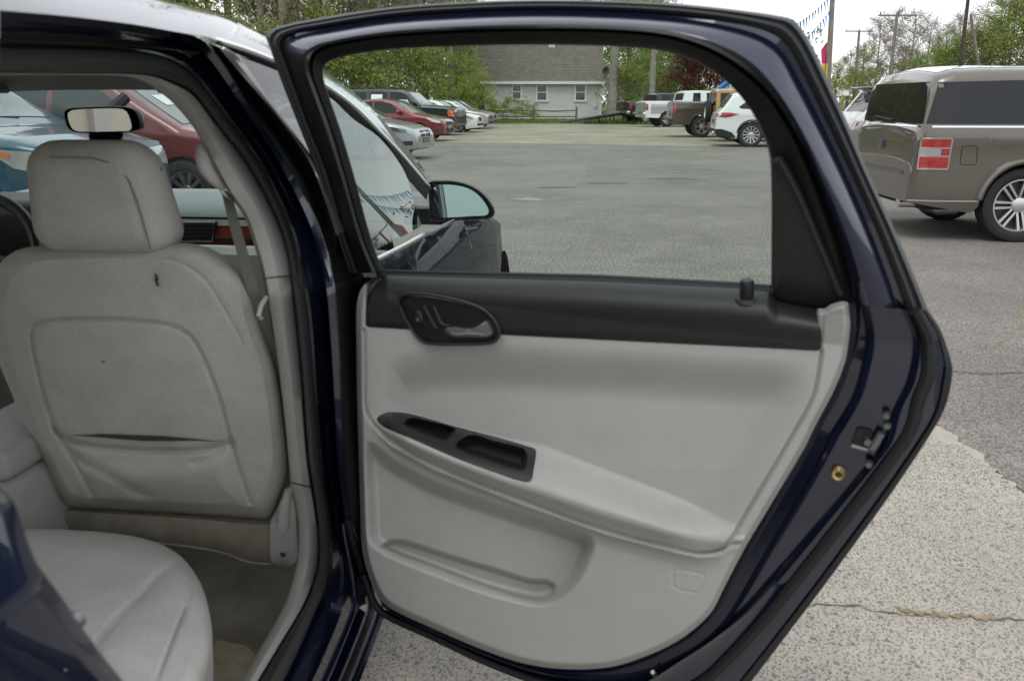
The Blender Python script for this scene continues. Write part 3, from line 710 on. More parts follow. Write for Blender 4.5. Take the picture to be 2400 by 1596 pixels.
# white crossover
s_ = suv('white_car_paint', flare=.02, flare_m='under_black', L=4.95, W=1.96, wx=(1.0, 3.85), r=.375, rim=.70, spokes=12, style='multi',
         top=[(0, .60), (.03, .82), (.10, .92), (.4, 1.0), (1.25, 1.10), (1.6, 1.28), (2.15, 1.60), (2.5, 1.69), (3.2, 1.72), (4.1, 1.66), (4.42, 1.60), (4.47, 1.55), (4.70, 1.22), (4.80, 1.10), (4.90, 1.02), (4.93, .85), (4.95, .62)],
         windows=[[(1.72, 1.14), (2.25, 1.50), (2.6, 1.58), (2.8, 1.60), (2.82, 1.12)], [(2.89, 1.12), (2.88, 1.60), (3.5, 1.57), (3.75, 1.14)], [(3.84, 1.15), (3.68, 1.52), (3.95, 1.46), (4.28, 1.22), (4.2, 1.17)]], rw=(4.74, 4.46, .66, .60),
         patches=[('tail_lamp', [(4.25, 1.0), (4.55, 1.055), (4.80, 1.05), (4.90, 1.0), (4.90, .93), (4.7, .90), (4.5, .93)], 'side', 'tail_red'), ('tail_lamp', [(-.93, .94), (-.93, 1.03), (-.55, 1.0), (-.55, .95)], 'rear', 'tail_red'), ('tail_lamp', [(.93, .94), (.93, 1.03), (.55, 1.0), (.55, .95)], 'rear', 'tail_red'), ('bumper_skirt', [(4.3, .28), (4.45, .45), (4.75, .55), (4.95, .55), (4.95, .3)], 'side', 'under_black'), ('bumper_skirt', [(-.9, .28), (-.9, .55), (.9, .55), (.9, .28)], 'rear', 'under_black'), ('spoiler_edge', [(4.40, 1.56), (4.40, 1.575), (4.5, 1.555), (4.5, 1.53)], 'side', 'under_black'), ('licence_plate', [(-.24, .72), (-.24, .84), (.24, .84), (.24, .72)], 'rear', 'dark_grey_paint')])
v_, *_x = vehicle('parked_suv', 'white suv with slanted red tail lamps and silver spoked wheels', at_wheel(1757, 345, R(-7), s_, False), R(-7), s_, RRW)
b = MB(); b.tube([(-4.95 / 2 + .05, -.62, .42), (-4.95 / 2 - .06, -.62, .42)], .06, 12); b.build('exhaust_tip', 'chrome', v_, world=False)

# right foreground: bronze boxy wagon and two suvs beyond it
HF = R(-4)
s_ = suv('bronze_paint', flare=.034, L=5.13, W=1.93, belt=1.14, r=.375, wx=(.98, 4.02), rim=.70, spokes=7, style='split', low=.30, tum=.16, crown=.045, rt=.13, rk=.085, rround=.32, arch=1.12, rovh=.10,
         top=[(0, .62), (.05, .90), (.14, 1.0), (.4, 1.05), (1.35, 1.13), (1.65, 1.32), (2.05, 1.58), (2.3, 1.655), (3.2, 1.70), (4.5, 1.70), (4.80, 1.685), (4.95, 1.64), (5.02, 1.56), (5.06, 1.14), (5.10, 1.10), (5.11, .80), (5.12, .78), (5.13, .45)],
         windows=[[(1.80, 1.17), (2.2, 1.48), (2.45, 1.56), (2.85, 1.585), (2.85, 1.17)], [(2.90, 1.17), (2.90, 1.585), (3.80, 1.59), (3.80, 1.17)], [(3.85, 1.17), (3.85, 1.59), (4.955, 1.565), (5.04, 1.17)]], rwr=[(-.89, 1.17), (-.80, 1.57), (.80, 1.57), (.89, 1.17)],
         patches=[('chrome_strip', [(1.7, 1.135), (1.7, 1.152), (5.07, 1.152), (5.07, 1.135)], 'side', 'chrome'), ('chrome_strip', [(-.86, 1.135), (-.86, 1.152), (.86, 1.152), (.86, 1.135)], 'rear', 'chrome'),
                  ('tailgate_groove', [(-.62, .985), (-.62, .990), (.50, .990), (.50, .985)], 'rear', 'chrome'), ('tailgate_groove', [(-.62, .915), (-.62, .920), (.62, .920), (.62, .915)], 'rear', 'chrome'), ('tailgate_groove', [(-.62, .845), (-.62, .850), (.62, .850), (.62, .845)], 'rear', 'chrome'), ('bumper_step', [(-.70, .66), (-.70, .70), (.70, .70), (.70, .66)], 'rear', 'dark_grey_paint'), ('bumper_edge', [(4.45, .41), (4.45, .425), (5.12, .425), (5.12, .41)], 'side', 'bronze_light')],
         handles=((2.75, 1.02), (3.7, 1.02)), glass='car_glass', seams=(((2.87, .4), (2.87, 1.13)), ((3.83, .76), (3.83, 1.13)), ((4.45, .70), (5.12, .70))), peps=.005)
v_, pt_, tr_ = vehicle('parked_wagon', 'bronze boxy wagon with a pale roof and red and white tail lamps', at_wheel(2368, 566, HF, s_, False), HF, s_)
pt_('roof_panel', [(2.25, -.70), (2.25, .70), (4.92, .72), (4.92, -.72)], 'top', 'bronze_light', eps=.004)
# tail lamp: chrome frame, red, white, red
def lamp(y_sides):
    x0, x1 = 4.80, 5.075
    fr_ = pt_('tail_lamp', [(x0 - .01, .725), (x0 - .02, 1.02), (x0 + .0, 1.04), (x1, 1.04), (x1, .725)], 'side', 'chrome', eps=.012)
    for o in fr_:
        pass
    return fr_
lf_ = lamp(0)
for nm, z0, z1, xa, m_ in (('red_lens', .945, 1.022, 4.80, 'tail_red'), ('reversing_lens', .865, .93, 4.885, 'lamp_clear'), ('red_lens', .865, .93, 4.80, 'tail_red'), ('red_lens', .742, .85, 4.80, 'tail_red')):
    for k_, si in enumerate((-1, 1)):
        xb = 5.065 if m_ == 'lamp_clear' or nm == 'red_lens' and (z1 - z0 > .07) else 4.875
        pt_(nm, [(xa, z0), (xa, z1), (xb, z1), (xb, z0)], 'side', m_, parent=lf_[k_], eps=.016, sides=(si,))
# oval badge, fuel flap, wiper, aerial, exhaust
ov = [(.09 * math.cos(a), .965 - .005 + .04 * math.sin(a)) for a in np.linspace(0, 2 * math.pi, 25)[:-1]]
mat('badge_blue', (.012, .035, .16), rough=.2, coat=1.0)
pt_('badge', [(x * 1.15 + .05, (z - .96) * 1.2 + .94) for x, z in ov], 'rear', 'chrome', eps=.018); pt_('badge_field', [(x * .95 + .05, (z - .96) * .9 + .94) for x, z in ov], 'rear', 'badge_blue', eps=.021)
fu = [(4.52, .80), (4.535, .945), (4.555, .96), (4.66, .96), (4.68, .945), (4.68, .80), (4.66, .78), (4.54, .78)]
fo = []
h_ = [tr_.ray_cast(Vector((5.13 / 2 - x, -3, z)), Vector((0, 1, 0)))[0] for x, z in fu]
b = MB(); b.tube([p - Vector((0, .002, 0)) for p in h_ + [h_[0]]], .003, 5); b.build('fuel_flap', 'under_black', v_, world=False)
def rear_pt(y, z): return tr_.ray_cast(Vector((-6, y, z)), Vector((1, 0, 0)))[0]
b = MB(); b.tube([rear_pt(-.1, 1.19) - Vector((.02, 0, 0)), rear_pt(.45, 1.22) - Vector((.02, 0, 0))], .014, 6); b.build('wiper', 'under_black', v_, world=False)
b = MB(); b.tube([(-1.75, 0, 1.735), (-1.80, 0, 1.74), (-1.95, 0, 1.92)], [.03, .012, .005], 6); b.build('aerial', 'under_black', v_, world=False)
b = MB(); b.tube([(-5.13 / 2 + .45, -.60, .36), (-5.13 / 2 + .02, -.62, .37)], [.05, .055], 12); b.build('exhaust_tip', 'chrome', v_, world=False)
b = MB(); b.tube([(-1.9, -.50, .33), (-2.05, -.52, .33), (-2.05, .3, .33)], [.1, .11, .11], 10); b.build('silencer', 'satin_metal', v_, world=False)
s_ = suv('silver_paint', L=4.5, wx=(.9, 3.5), top=[(0, .60), (.03, .84), (.4, 1.0), (1.2, 1.1), (1.5, 1.25), (2.0, 1.52), (2.3, 1.60), (3.0, 1.63), (3.7, 1.60), (4.0, 1.52), (4.28, 1.20), (4.4, 1.08), (4.47, .9), (4.5, .6)], windows=[], rw=(4.32, 3.98, .64, .56),
         patches=[('tail_lamp', [(4.12, .98), (4.2, 1.10), (4.38, 1.06), (4.44, .98)], 'side', 'tail_red'), ('tail_lamp', [(-.9, .98), (-.9, 1.08), (-.62, 1.06), (-.62, .98)], 'rear', 'tail_red'), ('tail_lamp', [(.9, .98), (.9, 1.08), (.62, 1.06), (.62, .98)], 'rear', 'tail_red')])
v_, *_x = vehicle('parked_suv', 'silver suv with a rear wiper, just beyond the bronze wagon', (7.93, 14.0, 0), HF, s_)
b = MB(); b.tube([(-1.97, -.3, 1.27), (-1.97, .25, 1.28)], .03, 6); b.build('wiper', 'under_black', v_, world=False)
s_ = suv('white_car_paint', L=4.6, wx=(.9, 3.6), windows=[], top=[(0, .60), (.03, .84), (.4, 1.0), (1.2, 1.1), (1.5, 1.25), (2.0, 1.56), (2.3, 1.64), (3.0, 1.67), (3.8, 1.65), (4.18, 1.62), (4.20, 1.55), (4.44, 1.20), (4.52, 1.05), (4.58, .9), (4.6, .6)], rw=(4.46, 4.22, .68, .62),
         patches=[('tail_lamp', [(4.2, .98), (4.25, 1.12), (4.48, 1.08), (4.55, .98)], 'side', 'tail_red'), ('tail_lamp', [(-.92, .98), (-.92, 1.09), (-.62, 1.06), (-.62, .98)], 'rear', 'tail_red'), ('tail_lamp', [(.92, .98), (.92, 1.09), (.62, 1.06), (.62, .98)], 'rear', 'tail_red')])
v_, *_x = vehicle('parked_suv', 'white suv with a dark roof spoiler, behind the silver suv', (8.84, 17.0, 0), HF, s_)
v, f = rbox(.34, 1.36, .05, .02, 2); b = MB(); b.add([(-2.0 + x, y, 1.60 + z) for x, y, z in v], f); b.build('spoiler', 'dark_grey_paint', v_, world=False)
# ================================================================== house, fence, ramp, poles, trees
mat('siding', (.62, .615, .595), rough=.7, var=.05, vscale=1.5); mat('trim_white', (.74, .75, .74), rough=.6); mat('shingles', (.140, .122, .103), rough=.95, col2=(.20, .175, .15), vscale=2.2, detail=9)
mat('window_dark', (.03, .035, .035), rough=.06, spec=.8); mat('brick', (.25, .09, .06), rough=.9); mat('weathered_wood', (.16, .12, .08), rough=.95, var=.25, vscale=4); mat('pole_wood', (.21, .185, .155), rough=.95, var=.2, vscale=3)
mat('pole_brown', (.075, .048, .036), rough=.95, var=.2, vscale=3); mat('steel_black', (.05, .05, .052), rough=.6); mat('foundation', (.55, .54, .51), rough=.9); mat('wire', (.03, .03, .03), rough=.7)
mat('blue_steel', (.015, .16, .42), rough=.5); mat('pennant_blue', (.03, .19, .42), rough=.7); mat('flag_pink', (.55, .03, .14), rough=.8); mat('flag_yellow', (.72, .52, .03), rough=.8); mat('house_white', (.62, .62, .59), rough=.8)
HY = 66.0
def hx(px): return at_y(px, 245, HY).x
def hz(py): return at_y(1300, py, HY).z
xl, xr = hx(1138), hx(1408); ze = hz(193); zf = hz(279)
hs = empty('grey_house', ((xl + xr) / 2, HY, 0)); tag(hs, 'long single-storey grey house with a brown shingle roof behind the fence', 'house')
# lapped boards, one row above the other
b = MB(); nrow = 17
for i in range(nrow):
    z0_, z1_ = zf + (ze - zf) * i / nrow, zf + (ze - zf) * (i + 1) / nrow
    b.add([(xl, HY - .035, z0_), (xr, HY - .035, z0_), (xr, HY - .005, z1_), (xl, HY - .005, z1_), (xl, HY + .01, z0_), (xr, HY + .01, z0_)], [(0, 1, 2, 3), (0, 4, 5, 1)])
b.build('siding', 'siding', hs, smooth=0)
b = MB(); b.box(((xl + xr) / 2, HY + 4.6, (ze + zf) / 2), (xr - xl, 9.1, ze - zf)); b.build('wall', 'siding', hs, smooth=0)
b = MB(); b.box(((xl + xr) / 2, HY + 4.5, zf / 2), (xr - xl - .1, 9.0, zf)); b.build('foundation', 'foundation', hs, smooth=0)
b = MB(); b.box((xl - 2.0, HY + 5.5, (ze + zf) / 2 - .1), (4.2, 7, ze - .2)); b.build('side_wing', 'siding', hs, smooth=0)
rx0, rx1 = hx(1060), hx(1416)
rid = (HY + 4.6, ze + 4.7)
b = MB(); b.grid([[(x, HY - .45, ze - .02), (x, rid[0], rid[1]), (x, HY + 9.6, ze - .02)] for x in np.linspace(rx0, rx1, 6)]); ro_ = b.build('roof', 'shingles', hs, smooth=0)
b = MB()
for k in range(42):                                     # shingle courses, thin steps up the slope
    t0, t1 = k / 42, (k + .98) / 42
    y0, z0_ = HY - .45 + (rid[0] - HY + .45) * t0, ze + (rid[1] - ze + .02) * t0; y1, z1_ = HY - .45 + (rid[0] - HY + .45) * t1, ze + (rid[1] - ze + .02) * t1
    b.add([(rx0, y0, z0_ + .035), (rx1, y0, z0_ + .035), (rx1, y1, z1_ + .012), (rx0, y1, z1_ + .012), (rx0, y0, z0_), (rx1, y0, z0_)], [(0, 1, 2, 3), (0, 4, 5, 1)])
cs_ = b.build('shingle_courses', 'shingles', ro_, smooth=0); cs_['kind'] = 'stuff'
b = MB(); b.box(((rx0 + rx1) / 2, HY - .47, ze - .06), (rx1 - rx0, .06, .20)); b.build('fascia', 'trim_white', hs, smooth=0)
for x in (xl, xr):
    b = MB(); b.box((x, HY - .04, (ze + zf) / 2), (.14, .10, ze - zf - .02)); b.build('corner_board', 'trim_white', hs, smooth=0)
def window(pa, pb, ya, yb):
    x0, x1, z0_, z1_ = hx(pa), hx(pb), hz(yb), hz(ya); w_, h_ = x1 - x0, z1_ - z0_
    fr_ = MB(); t = .13
    for c, d in ((((x0 + x1) / 2, HY - .06, z1_ - t / 2), (w_, .12, t)), (((x0 + x1) / 2, HY - .07, z0_ + t / 2), (w_ + .06, .15, t)), ((x0 + t / 2, HY - .06, (z0_ + z1_) / 2), (t, .12, h_ - 2 * t)), ((x1 - t / 2, HY - .06, (z0_ + z1_) / 2), (t, .12, h_ - 2 * t))): fr_.box(c, d)
    fo_ = fr_.build('window', 'trim_white', hs, smooth=0)
    zm = (z0_ + z1_) / 2 + .03
    for za, zb_ in ((z0_ + t, zm - .03), (zm + .03, z1_ - t)):
        p_ = MB(); p_.box(((x0 + x1) / 2, HY - .045, (za + zb_) / 2), (w_ - 2 * t, .03, zb_ - za)); p_.build('pane', 'window_dark', fo_, smooth=0)
    s2 = MB(); s2.box(((x0 + x1) / 2, HY - .06, zm), (w_ - 2 * t, .05, .06)); s2.build('sash_bar', 'trim_white', fo_, smooth=0)
for q in ((1198, 1224, 197, 236), (1255, 1284, 197, 239), (1345, 1374, 196, 239)): window(*q)
b = MB(); b.box((hx(1130), HY + 1.9, hz(216)), (.7, .08, 1.2)); b.build('wing_window', 'window_dark', hs, smooth=0)
# porch gable at the right end: small roof on a raked bracket
b = MB(); x0, x1 = hx(1412), hx(1445)
b.add([(x0, HY - .5, ze + .10), (x1, HY - .5, ze + .08), (x1, HY + 2, ze + .75), (x0, HY + 2, ze + .75), (x0, HY - .5, ze - .10), (x1, HY - .5, ze - .12), (x1, HY + 2, ze - .12), (x0, HY + 2, ze - .1)], [(0, 1, 2, 3), (0, 4, 5, 1), (1, 5, 6, 2), (4, 7, 6, 5)]); po = b.build('porch_roof', 'shingles', hs, smooth=0)
b = MB(); b.box(((x0 + x1) / 2, HY - .53, ze - .02), (x1 - x0, .05, .22)); b.build('porch_fascia', 'trim_white', po, smooth=0)
b = MB(); za = ze - .15; b.add([(x0, HY - .4, za), (x1 - .1, HY - .4, za), (x0, HY - .4, za - .85), (x0, HY - .3, za), (x1 - .1, HY - .3, za), (x0, HY - .3, za - .85)], [(0, 1, 2), (3, 5, 4), (0, 3, 4, 1), (1, 4, 5, 2), (2, 5, 3, 0)]); b.build('porch_bracket', 'siding', hs, smooth=0)
# chimney with its white flashing, dish, meter
def roof_y(z): return HY - .45 + (z - ze) / (rid[1] - ze) * (rid[0] - HY + .45)
zc = ze + 2.55; b = MB(); b.box((hx(1296), roof_y(zc) + .35, zc + .75), (.42, .5, 1.5)); cm_ = b.build('chimney', 'brick', hs, smooth=0)
b = MB(); b.box((hx(1295), roof_y(zc) + .05, zc + .02), (.48, .12, .46)); b.build('flashing', 'trim_white', cm_, smooth=0)
b = MB(); b.lathe([(.001, .0), (.2, -.03), (.33, -.1)], Matrix.Translation((hx(1419), HY - .3, ze + .75)), 16); di = b.build('satellite_dish', 'window_dark', hs)
b = MB(); b.tube([(hx(1414), HY - .3, ze + .12), (hx(1419), HY - .3, ze + .7)], .025, 6); b.build('dish_mast', 'steel_black', di)
b = MB(); b.box((hx(1395), HY - .08, hz(247)), (.22, .14, .34)); b.build('electric_meter', 'siding', hs, smooth=0)
b = MB(); b.tube([(hx(1397), HY - .06, hz(244)), (hx(1397), HY - .06, ze - .1)], .02, 6); b.build('conduit', 'siding', hs)

# split-rail fence
FY = 62.5
fe = empty('rail_fence', (at_y(1300, 280, FY).x, FY, 0)); tag(fe, 'weathered split-rail fence standing in the grass before the grey house', 'fence')
pxs = [1150, 1250, 1350]
for i, p in enumerate(pxs):
    x = at_y(p, 280, FY).x; b = MB(); b.tube([(x, FY, -.02), (x + .03, FY, at_y(p, 251 if i != 1 else 252, FY).z)], [.085, .07], 7); b.build('post', 'weathered_wood', fe)
for i in range(2):
    for py in (259.5, 273.5):
        a, c = at_y(pxs[i], py, FY), at_y(pxs[i + 1], py, FY); b = MB(); b.tube([a, a.lerp(c, .5) + Vector((0, 0, -.03 + rnd.uniform(-.03, .03))), c], .055, 6); b.build('rail', 'weathered_wood', fe)
# steel loading ramp
RY = 57.0
rp_ = empty('loading_ramp', (at_y(1400, 285, RY).x, RY, 0)); tag(rp_, 'low black steel loading ramp rising from the gravel to the parked pickups', 'ramp')
for dy, off in ((0, 0), (1.6, 18)):
    q = [at_y(px + off, py, RY + dy) for px, py in ((1314, 287), (1360, 280), (1410, 272), (1475, 262))]
    b = MB(); b.tube(q, .075, 6); b.build('beam', 'steel_black', rp_)
    for px, py in ((1386, 276), (1394, 275), (1412, 272), (1421, 271), (1460, 264), (1468, 263)):
        t = at_y(px + off, py, RY + dy); b = MB(); b.tube([(t.x, t.y, 0), t], .05, 6); b.build('leg', 'steel_black', rp_)
b = MB(); q0 = [at_y(px, py, RY) for px, py in ((1360, 280), (1410, 272), (1475, 262))]; q1 = [at_y(px + 18, py, RY + 1.6) for px, py in ((1360, 280), (1410, 272), (1475, 262))]
b.grid([q0, q1]); b.build('deck', 'satin_metal', rp_)

# poles and wires
def pole(px_t, py_t, px_b, Y, r_, m_, label, arm=None, lean=0, top=None):
    base = at_y(px_b, 239, Y); tp_ = at_y(px_t, py_t, Y)
    t = tp_ if top is None else Vector((tp_.x + (tp_.x - base.x) * (top - tp_.z) / max(.1, tp_.z - 1.38), Y, top))
    b0 = Vector((base.x - (tp_.x - base.x) * 1.38 / max(.1, tp_.z - 1.38), Y, -.05))
    e = empty('utility_pole', (b0.x, Y, 0)); tag(e, label, 'pole')
    b = MB(); b.tube([b0, b0.lerp(t, .5), t], [r_ * 1.15, r_, r_ * .8], 10); b.build('shaft', m_, e)
    if arm:
        c = at_y(arm[0], arm[1], Y); b = MB(); b.box(c, (arm[2], .12, .13)); b.build('crossarm', 'pole_wood', e, smooth=0)
        for k in (-.45, 0.0, .45):
            b = MB(); q = c + Vector((arm[2] * k, 0, .06)); b.tube([q, q + Vector((0, 0, .2))], [.035, .05], 6); b.build('insulator', 'steel_black', e)
    return e, t
pole(1951, 0, 1938, 46, .135, 'pole_wood', 'thick grey wooden pole holding the pennant strings', top=8.6)
pole(2103, 33, 2080, 74, .15, 'pole_wood', 'grey utility pole with a wide crossarm near the bare trees', (2104, 37, 3.1))
pole(2014, 72, 2001, 100, .16, 'pole_wood', 'slimmer grey utility pole with a crossarm and street lamp', (2014, 74, 3.1))
pole(2269, 0, 2240, 70, .15, 'pole_brown', 'dark brown leaning pole beside its grey brace', top=11)
br = empty('pole_brace', (at_y(2310, 239, 70).x, 70.3, 0)); tag(br, 'grey brace pole leaning against the dark brown pole', 'pole')
b = MB(); b.tube([at_y(2320, 239, 70.3) - Vector((0, 0, 1.4)), at_y(2275, 34, 70.3)], [.14, .11], 8); b.build('shaft', 'pole_wood', br)
def wire(a, c, sag, label, n=14):
    pts_ = []
    for i in range(n + 1):
        t = i / n; p = a.lerp(c, t); p.z -= sag * 4 * t * (1 - t); pts_.append(p)
    b = MB(); b.tube(pts_, .022, 4); o = b.build('overhead_wire', 'wire'); tag(o, label, 'wire', 'overhead wires between the poles'); return o
for py0, py1, py2, py3 in ((165, 150, 132, 118), (170, 156, 138, 140)):
    wire(at_y(2005, py0, 100), at_y(2090, py1, 74), .6, 'thin wire strung between the utility poles behind the bronze wagon'); wire(at_y(2090, py1, 74), at_y(2252, py2, 70), .7, 'thin wire strung between the utility poles behind the bronze wagon'); wire(at_y(2252, py2, 70), at_y(2480, py3, 66), .3, 'thin wire strung between the utility poles behind the bronze wagon')
# pennant strings from the thick pole
def pennants(a, c, n, label, sag=.5, m_='pennant_blue', size=.52):
    e = empty('pennant_string', tuple(a)); tag(e, label, 'pennants', 'pennant strings on the thick pole')
    pts_ = []
    for i in range(25):
        t = i / 24; p = a.lerp(c, t); p.z -= sag * 4 * t * (1 - t); pts_.append(p)
    b = MB(); b.tube(pts_, .008, 4); b.build('cord', m_, e)
    rs = random.Random(n)
    for i in range(n):
        t = (i + .5) / n; k = t * 24; j = min(23, int(k)); p = pts_[j].lerp(pts_[j + 1], k - j); d = (pts_[j + 1] - pts_[j]).normalized()
        sw = Vector((rs.uniform(-.1, .1), rs.uniform(-.15, .15), 0))
        tip = p + Vector((0, 0, -size)) + sw; b = MB(); b.add([p - d * size * .38, p + d * size * .38, tip, (p + tip) / 2 + Vector((0, .03, 0))], [(0, 1, 3), (1, 2, 3), (2, 0, 3)]); b.build('pennant', m_, e, smooth=0, fixn=False)
T1 = at_y(1950, -40, 46); T2 = at_y(1949, 30, 46); T3 = at_y(1947, 85, 46)
pennants(at_y(1945, 25, 46), at_y(1842, 120, 38), 15, 'blue pennant string sloping down from the thick pole to the lot', .25)
pennants(at_y(1948, -12, 46), at_y(1840, 70, 38), 15, 'upper blue pennant string running from the thick pole over the lot', .2)
pennants(at_y(1952, -20, 46), at_y(2700, -160, 20), 30, 'pennant string leading from the thick pole towards the road', .3)
# feather flag at the pole
fl_ = empty('feather_flag', (at_y(1936, 239, 45).x, 45, 0)); tag(fl_, 'tall pink and yellow feather flag beside the thick pole', 'flag')
b = MB(); q = [at_y(px, py, 45) for px, py in ((1938, 100), (1932, 118), (1934, 150), (1934, 175), (1936, 200))]
w2 = [.03, .28, .30, .25, .2]
rows = [[p + Vector((-w_ * .6, 0, 0)), p + Vector((0, .05, 0)), p + Vector((w_ * .4, 0, 0))] for p, w_ in zip(q, w2)]
b.grid(rows, mfun=lambda i, k: 0 if i < 2 else 1); b.build('cloth', ['flag_pink', 'flag_yellow'], fl_)
b = MB(); b.tube([(q[-1].x, 45, 0), q[0]], [.03, .015], 6); b.build('mast', 'steel_black', fl_)
# road signs
for px, py0, py1, Y, lb in ((1986, 213, 225, 62, 'small white road sign on a post by the far trees'), (1971, 213, 226, 66, 'small grey road sign on a post beside the white sign')):
    a, c = at_y(px, py0, Y), at_y(px, py1, Y); e = empty('road_sign', (a.x, Y, 0)); tag(e, lb, 'sign')
    b = MB(); b.box((a.x, Y, (a.z + c.z) / 2), (.24 if px > 1980 else .2, .03, abs(a.z - c.z))); b.build('plate', 'trim_white' if px > 1980 else 'siding', e, smooth=0)
    b = MB(); b.tube([(a.x, Y + .04, 0), (a.x, Y + .04, a.z)], .03, 6); b.build('post', 'steel_black', e)
# blue boom of a lift behind the pickups
bl_ = empty('lift_boom', (at_y(1690, 240, 58).x, 58, 0)); tag(bl_, 'blue steel lift boom rising behind the parked pickups', 'lift')
for pa, pb in (((1672, 219), (1712, 188)), ((1716, 218), (1735, 205))):
    a, c = at_y(*pa, 58), at_y(*pb, 58); b = MB(); b.tube([a, c], .17, 4); b.build('arm', 'blue_steel', bl_, smooth=0)
b = MB(); b.tube([at_y(1702, 219, 58.2), at_y(1725, 204, 58.2)], .12, 6); b.build('cylinder', 'trim_white', bl_)
b = MB(); b.box((at_y(1700, 240, 58).x, 58, .9), (2.6, 1.6, 1.4)); b.build('chassis', 'blue_steel', bl_, smooth=0)
# white house far behind the trees
wx_ = at_y(1515, 239, 92).x
wh = empty('white_house', (wx_, 92, 0)); tag(wh, 'white gabled house half hidden behind the big trunks', 'house')
b = MB(); b.box((wx_, 96, 2.0), (4.6, 8, 4.0)); b.build('wall', 'house_white', wh, smooth=0)
b = MB(); b.add([(wx_ - 2.5, 91.9, 3.9), (wx_ + 2.5, 91.9, 3.9), (wx_, 91.9, 7.2), (wx_ - 2.5, 100, 3.9), (wx_ + 2.5, 100, 3.9), (wx_, 100, 7.2)], [(0, 1, 2), (3, 5, 4), (0, 2, 5, 3), (1, 4, 5, 2)]); b.build('gable', 'house_white', wh, smooth=0)
b = MB(); b.add([(wx_ - 2.2, 90.2, 3.0), (wx_ + 3.6, 90.2, 2.9), (wx_ + 3.6, 92, 3.9), (wx_ - 2.2, 92, 3.9)], [(0, 1, 2, 3)]); b.build('porch_roof', 'dark_grey_paint', wh, smooth=0)
b = MB(); b.box((wx_ - .2, 91.88, 4.8), (1.0, .06, 1.3)); b.build('window', 'window_dark', wh, smooth=0)

# ------------------------------------------------------------------ trees
leaf('leaf_spring', (.22, .29, .07), (.39, .43, .135), .5); leaf('leaf_green', (.13, .215, .048), (.26, .35, .085), .5); leaf('leaf_olive', (.23, .20, .085), (.36, .31, .13), .5); leaf('leaf_red', (.10, .035, .035), (.19, .07, .055), .4)
leaf('leaf_bud', (.26, .22, .10), (.38, .33, .15), .5)
mat('bark', (.105, .088, .07), rough=1.0, var=.3, vscale=3); mat('bark_grey', (.25, .225, .19), rough=1.0, var=.25, vscale=3)
def tree_mesh(seed, H, r0, crown0, spread, nleaf, lsz, nl=9, lm='leaf_spring', bm_='bark', conic=.6, flat=.55, lean=.0, twig=0):
    rs = random.Random(seed); tb = MB(); lv, lf_ = [], []
    tk = [Vector((lean * H * t + .12 * math.sin(3 * t + seed), .12 * math.cos(2.3 * t + seed), H * t)) for t in np.linspace(0, .95, 9)]
    tb.tube(tk, [r0 * (1.25 if i == 0 else 1) * (1 - .8 * i / 8) for i in range(9)], 8)
    tips = []
    for k in range(nl):
        t = crown0 + (.95 - crown0) * (k + rs.random()) / nl; i = min(7, int(t / .95 * 8)); base = tk[i].lerp(tk[i + 1], t / .95 * 8 - i) if t < .95 else tk[8]
        a = k * 2.4 + rs.uniform(-.5, .5); Ln = spread * (1 - conic * (t - crown0) / (1 - crown0)) * rs.uniform(.7, 1.15); el = rs.uniform(.25, .9)
        d = Vector((math.cos(a) * math.cos(el), math.sin(a) * math.cos(el), math.sin(el)))
        p = [base]
        for j in range(4): d = (d + Vector((rs.uniform(-.22, .22), rs.uniform(-.22, .22), rs.uniform(-.05, .18)))).normalized(); p.append(p[-1] + d * Ln / 4)
        rb_ = r0 * .42 * (1 - .6 * t); tb.tube(p, [rb_, rb_ * .75, rb_ * .5, rb_ * .32, rb_ * .14], 5)
        for j in range(2, 5):
            for _ in range(2):
                d2 = (d + Vector((rs.uniform(-1, 1), rs.uniform(-1, 1), rs.uniform(-.3, .7)))).normalized(); L2 = Ln * rs.uniform(.22, .45); m = p[j] + d2 * L2 * .5; q = p[j] + d2 * L2 + Vector((0, 0, .1 * L2))
                tb.tube([p[j], m, q], [rb_ * .28, rb_ * .18, rb_ * .06], 4); tips += [p[j], m, q]
    tips.append(tk[-1])
    if twig:
        for _ in range(twig):
            p0 = rs.choice(tips); d2 = Vector((rs.gauss(0, .7), rs.gauss(0, .7), rs.uniform(.1, 1))).normalized(); L2 = rs.uniform(.7, 1.9); tb.tube([p0, p0 + d2 * L2 * .5 + Vector((rs.gauss(0, .08), rs.gauss(0, .08), 0)), p0 + d2 * L2], [.028, .018, .008], 3, caps=False)
    cl = [(rs.choice(tips) + Vector((rs.gauss(0, .3), rs.gauss(0, .3), rs.gauss(0, .25))), rs.uniform(.35, .8) * spread * .30) for _ in range(max(6, nleaf // 55))]
    for _ in range(nleaf):
        c, s = rs.choice(cl); p = c + Vector((rs.gauss(0, s), rs.gauss(0, s), rs.gauss(0, s * flat)))
        n = Vector((rs.gauss(0, 1), rs.gauss(0, 1), rs.gauss(0, .8) + .4)).normalized(); u = n.orthogonal().normalized(); v = n.cross(u)
        a = rs.uniform(0, 6.28); u, v = u * math.cos(a) + v * math.sin(a), v * math.cos(a) - u * math.sin(a); z = lsz * rs.uniform(.55, 1.35); b = len(lv)
        lv.extend([p - u * z, p + v * z * .45, p + u * z, p - v * z * .45]); lf_.append((b, b + 1, b + 2, b + 3))
    return tb, lv, lf_, lm, bm_
PROTO = {}
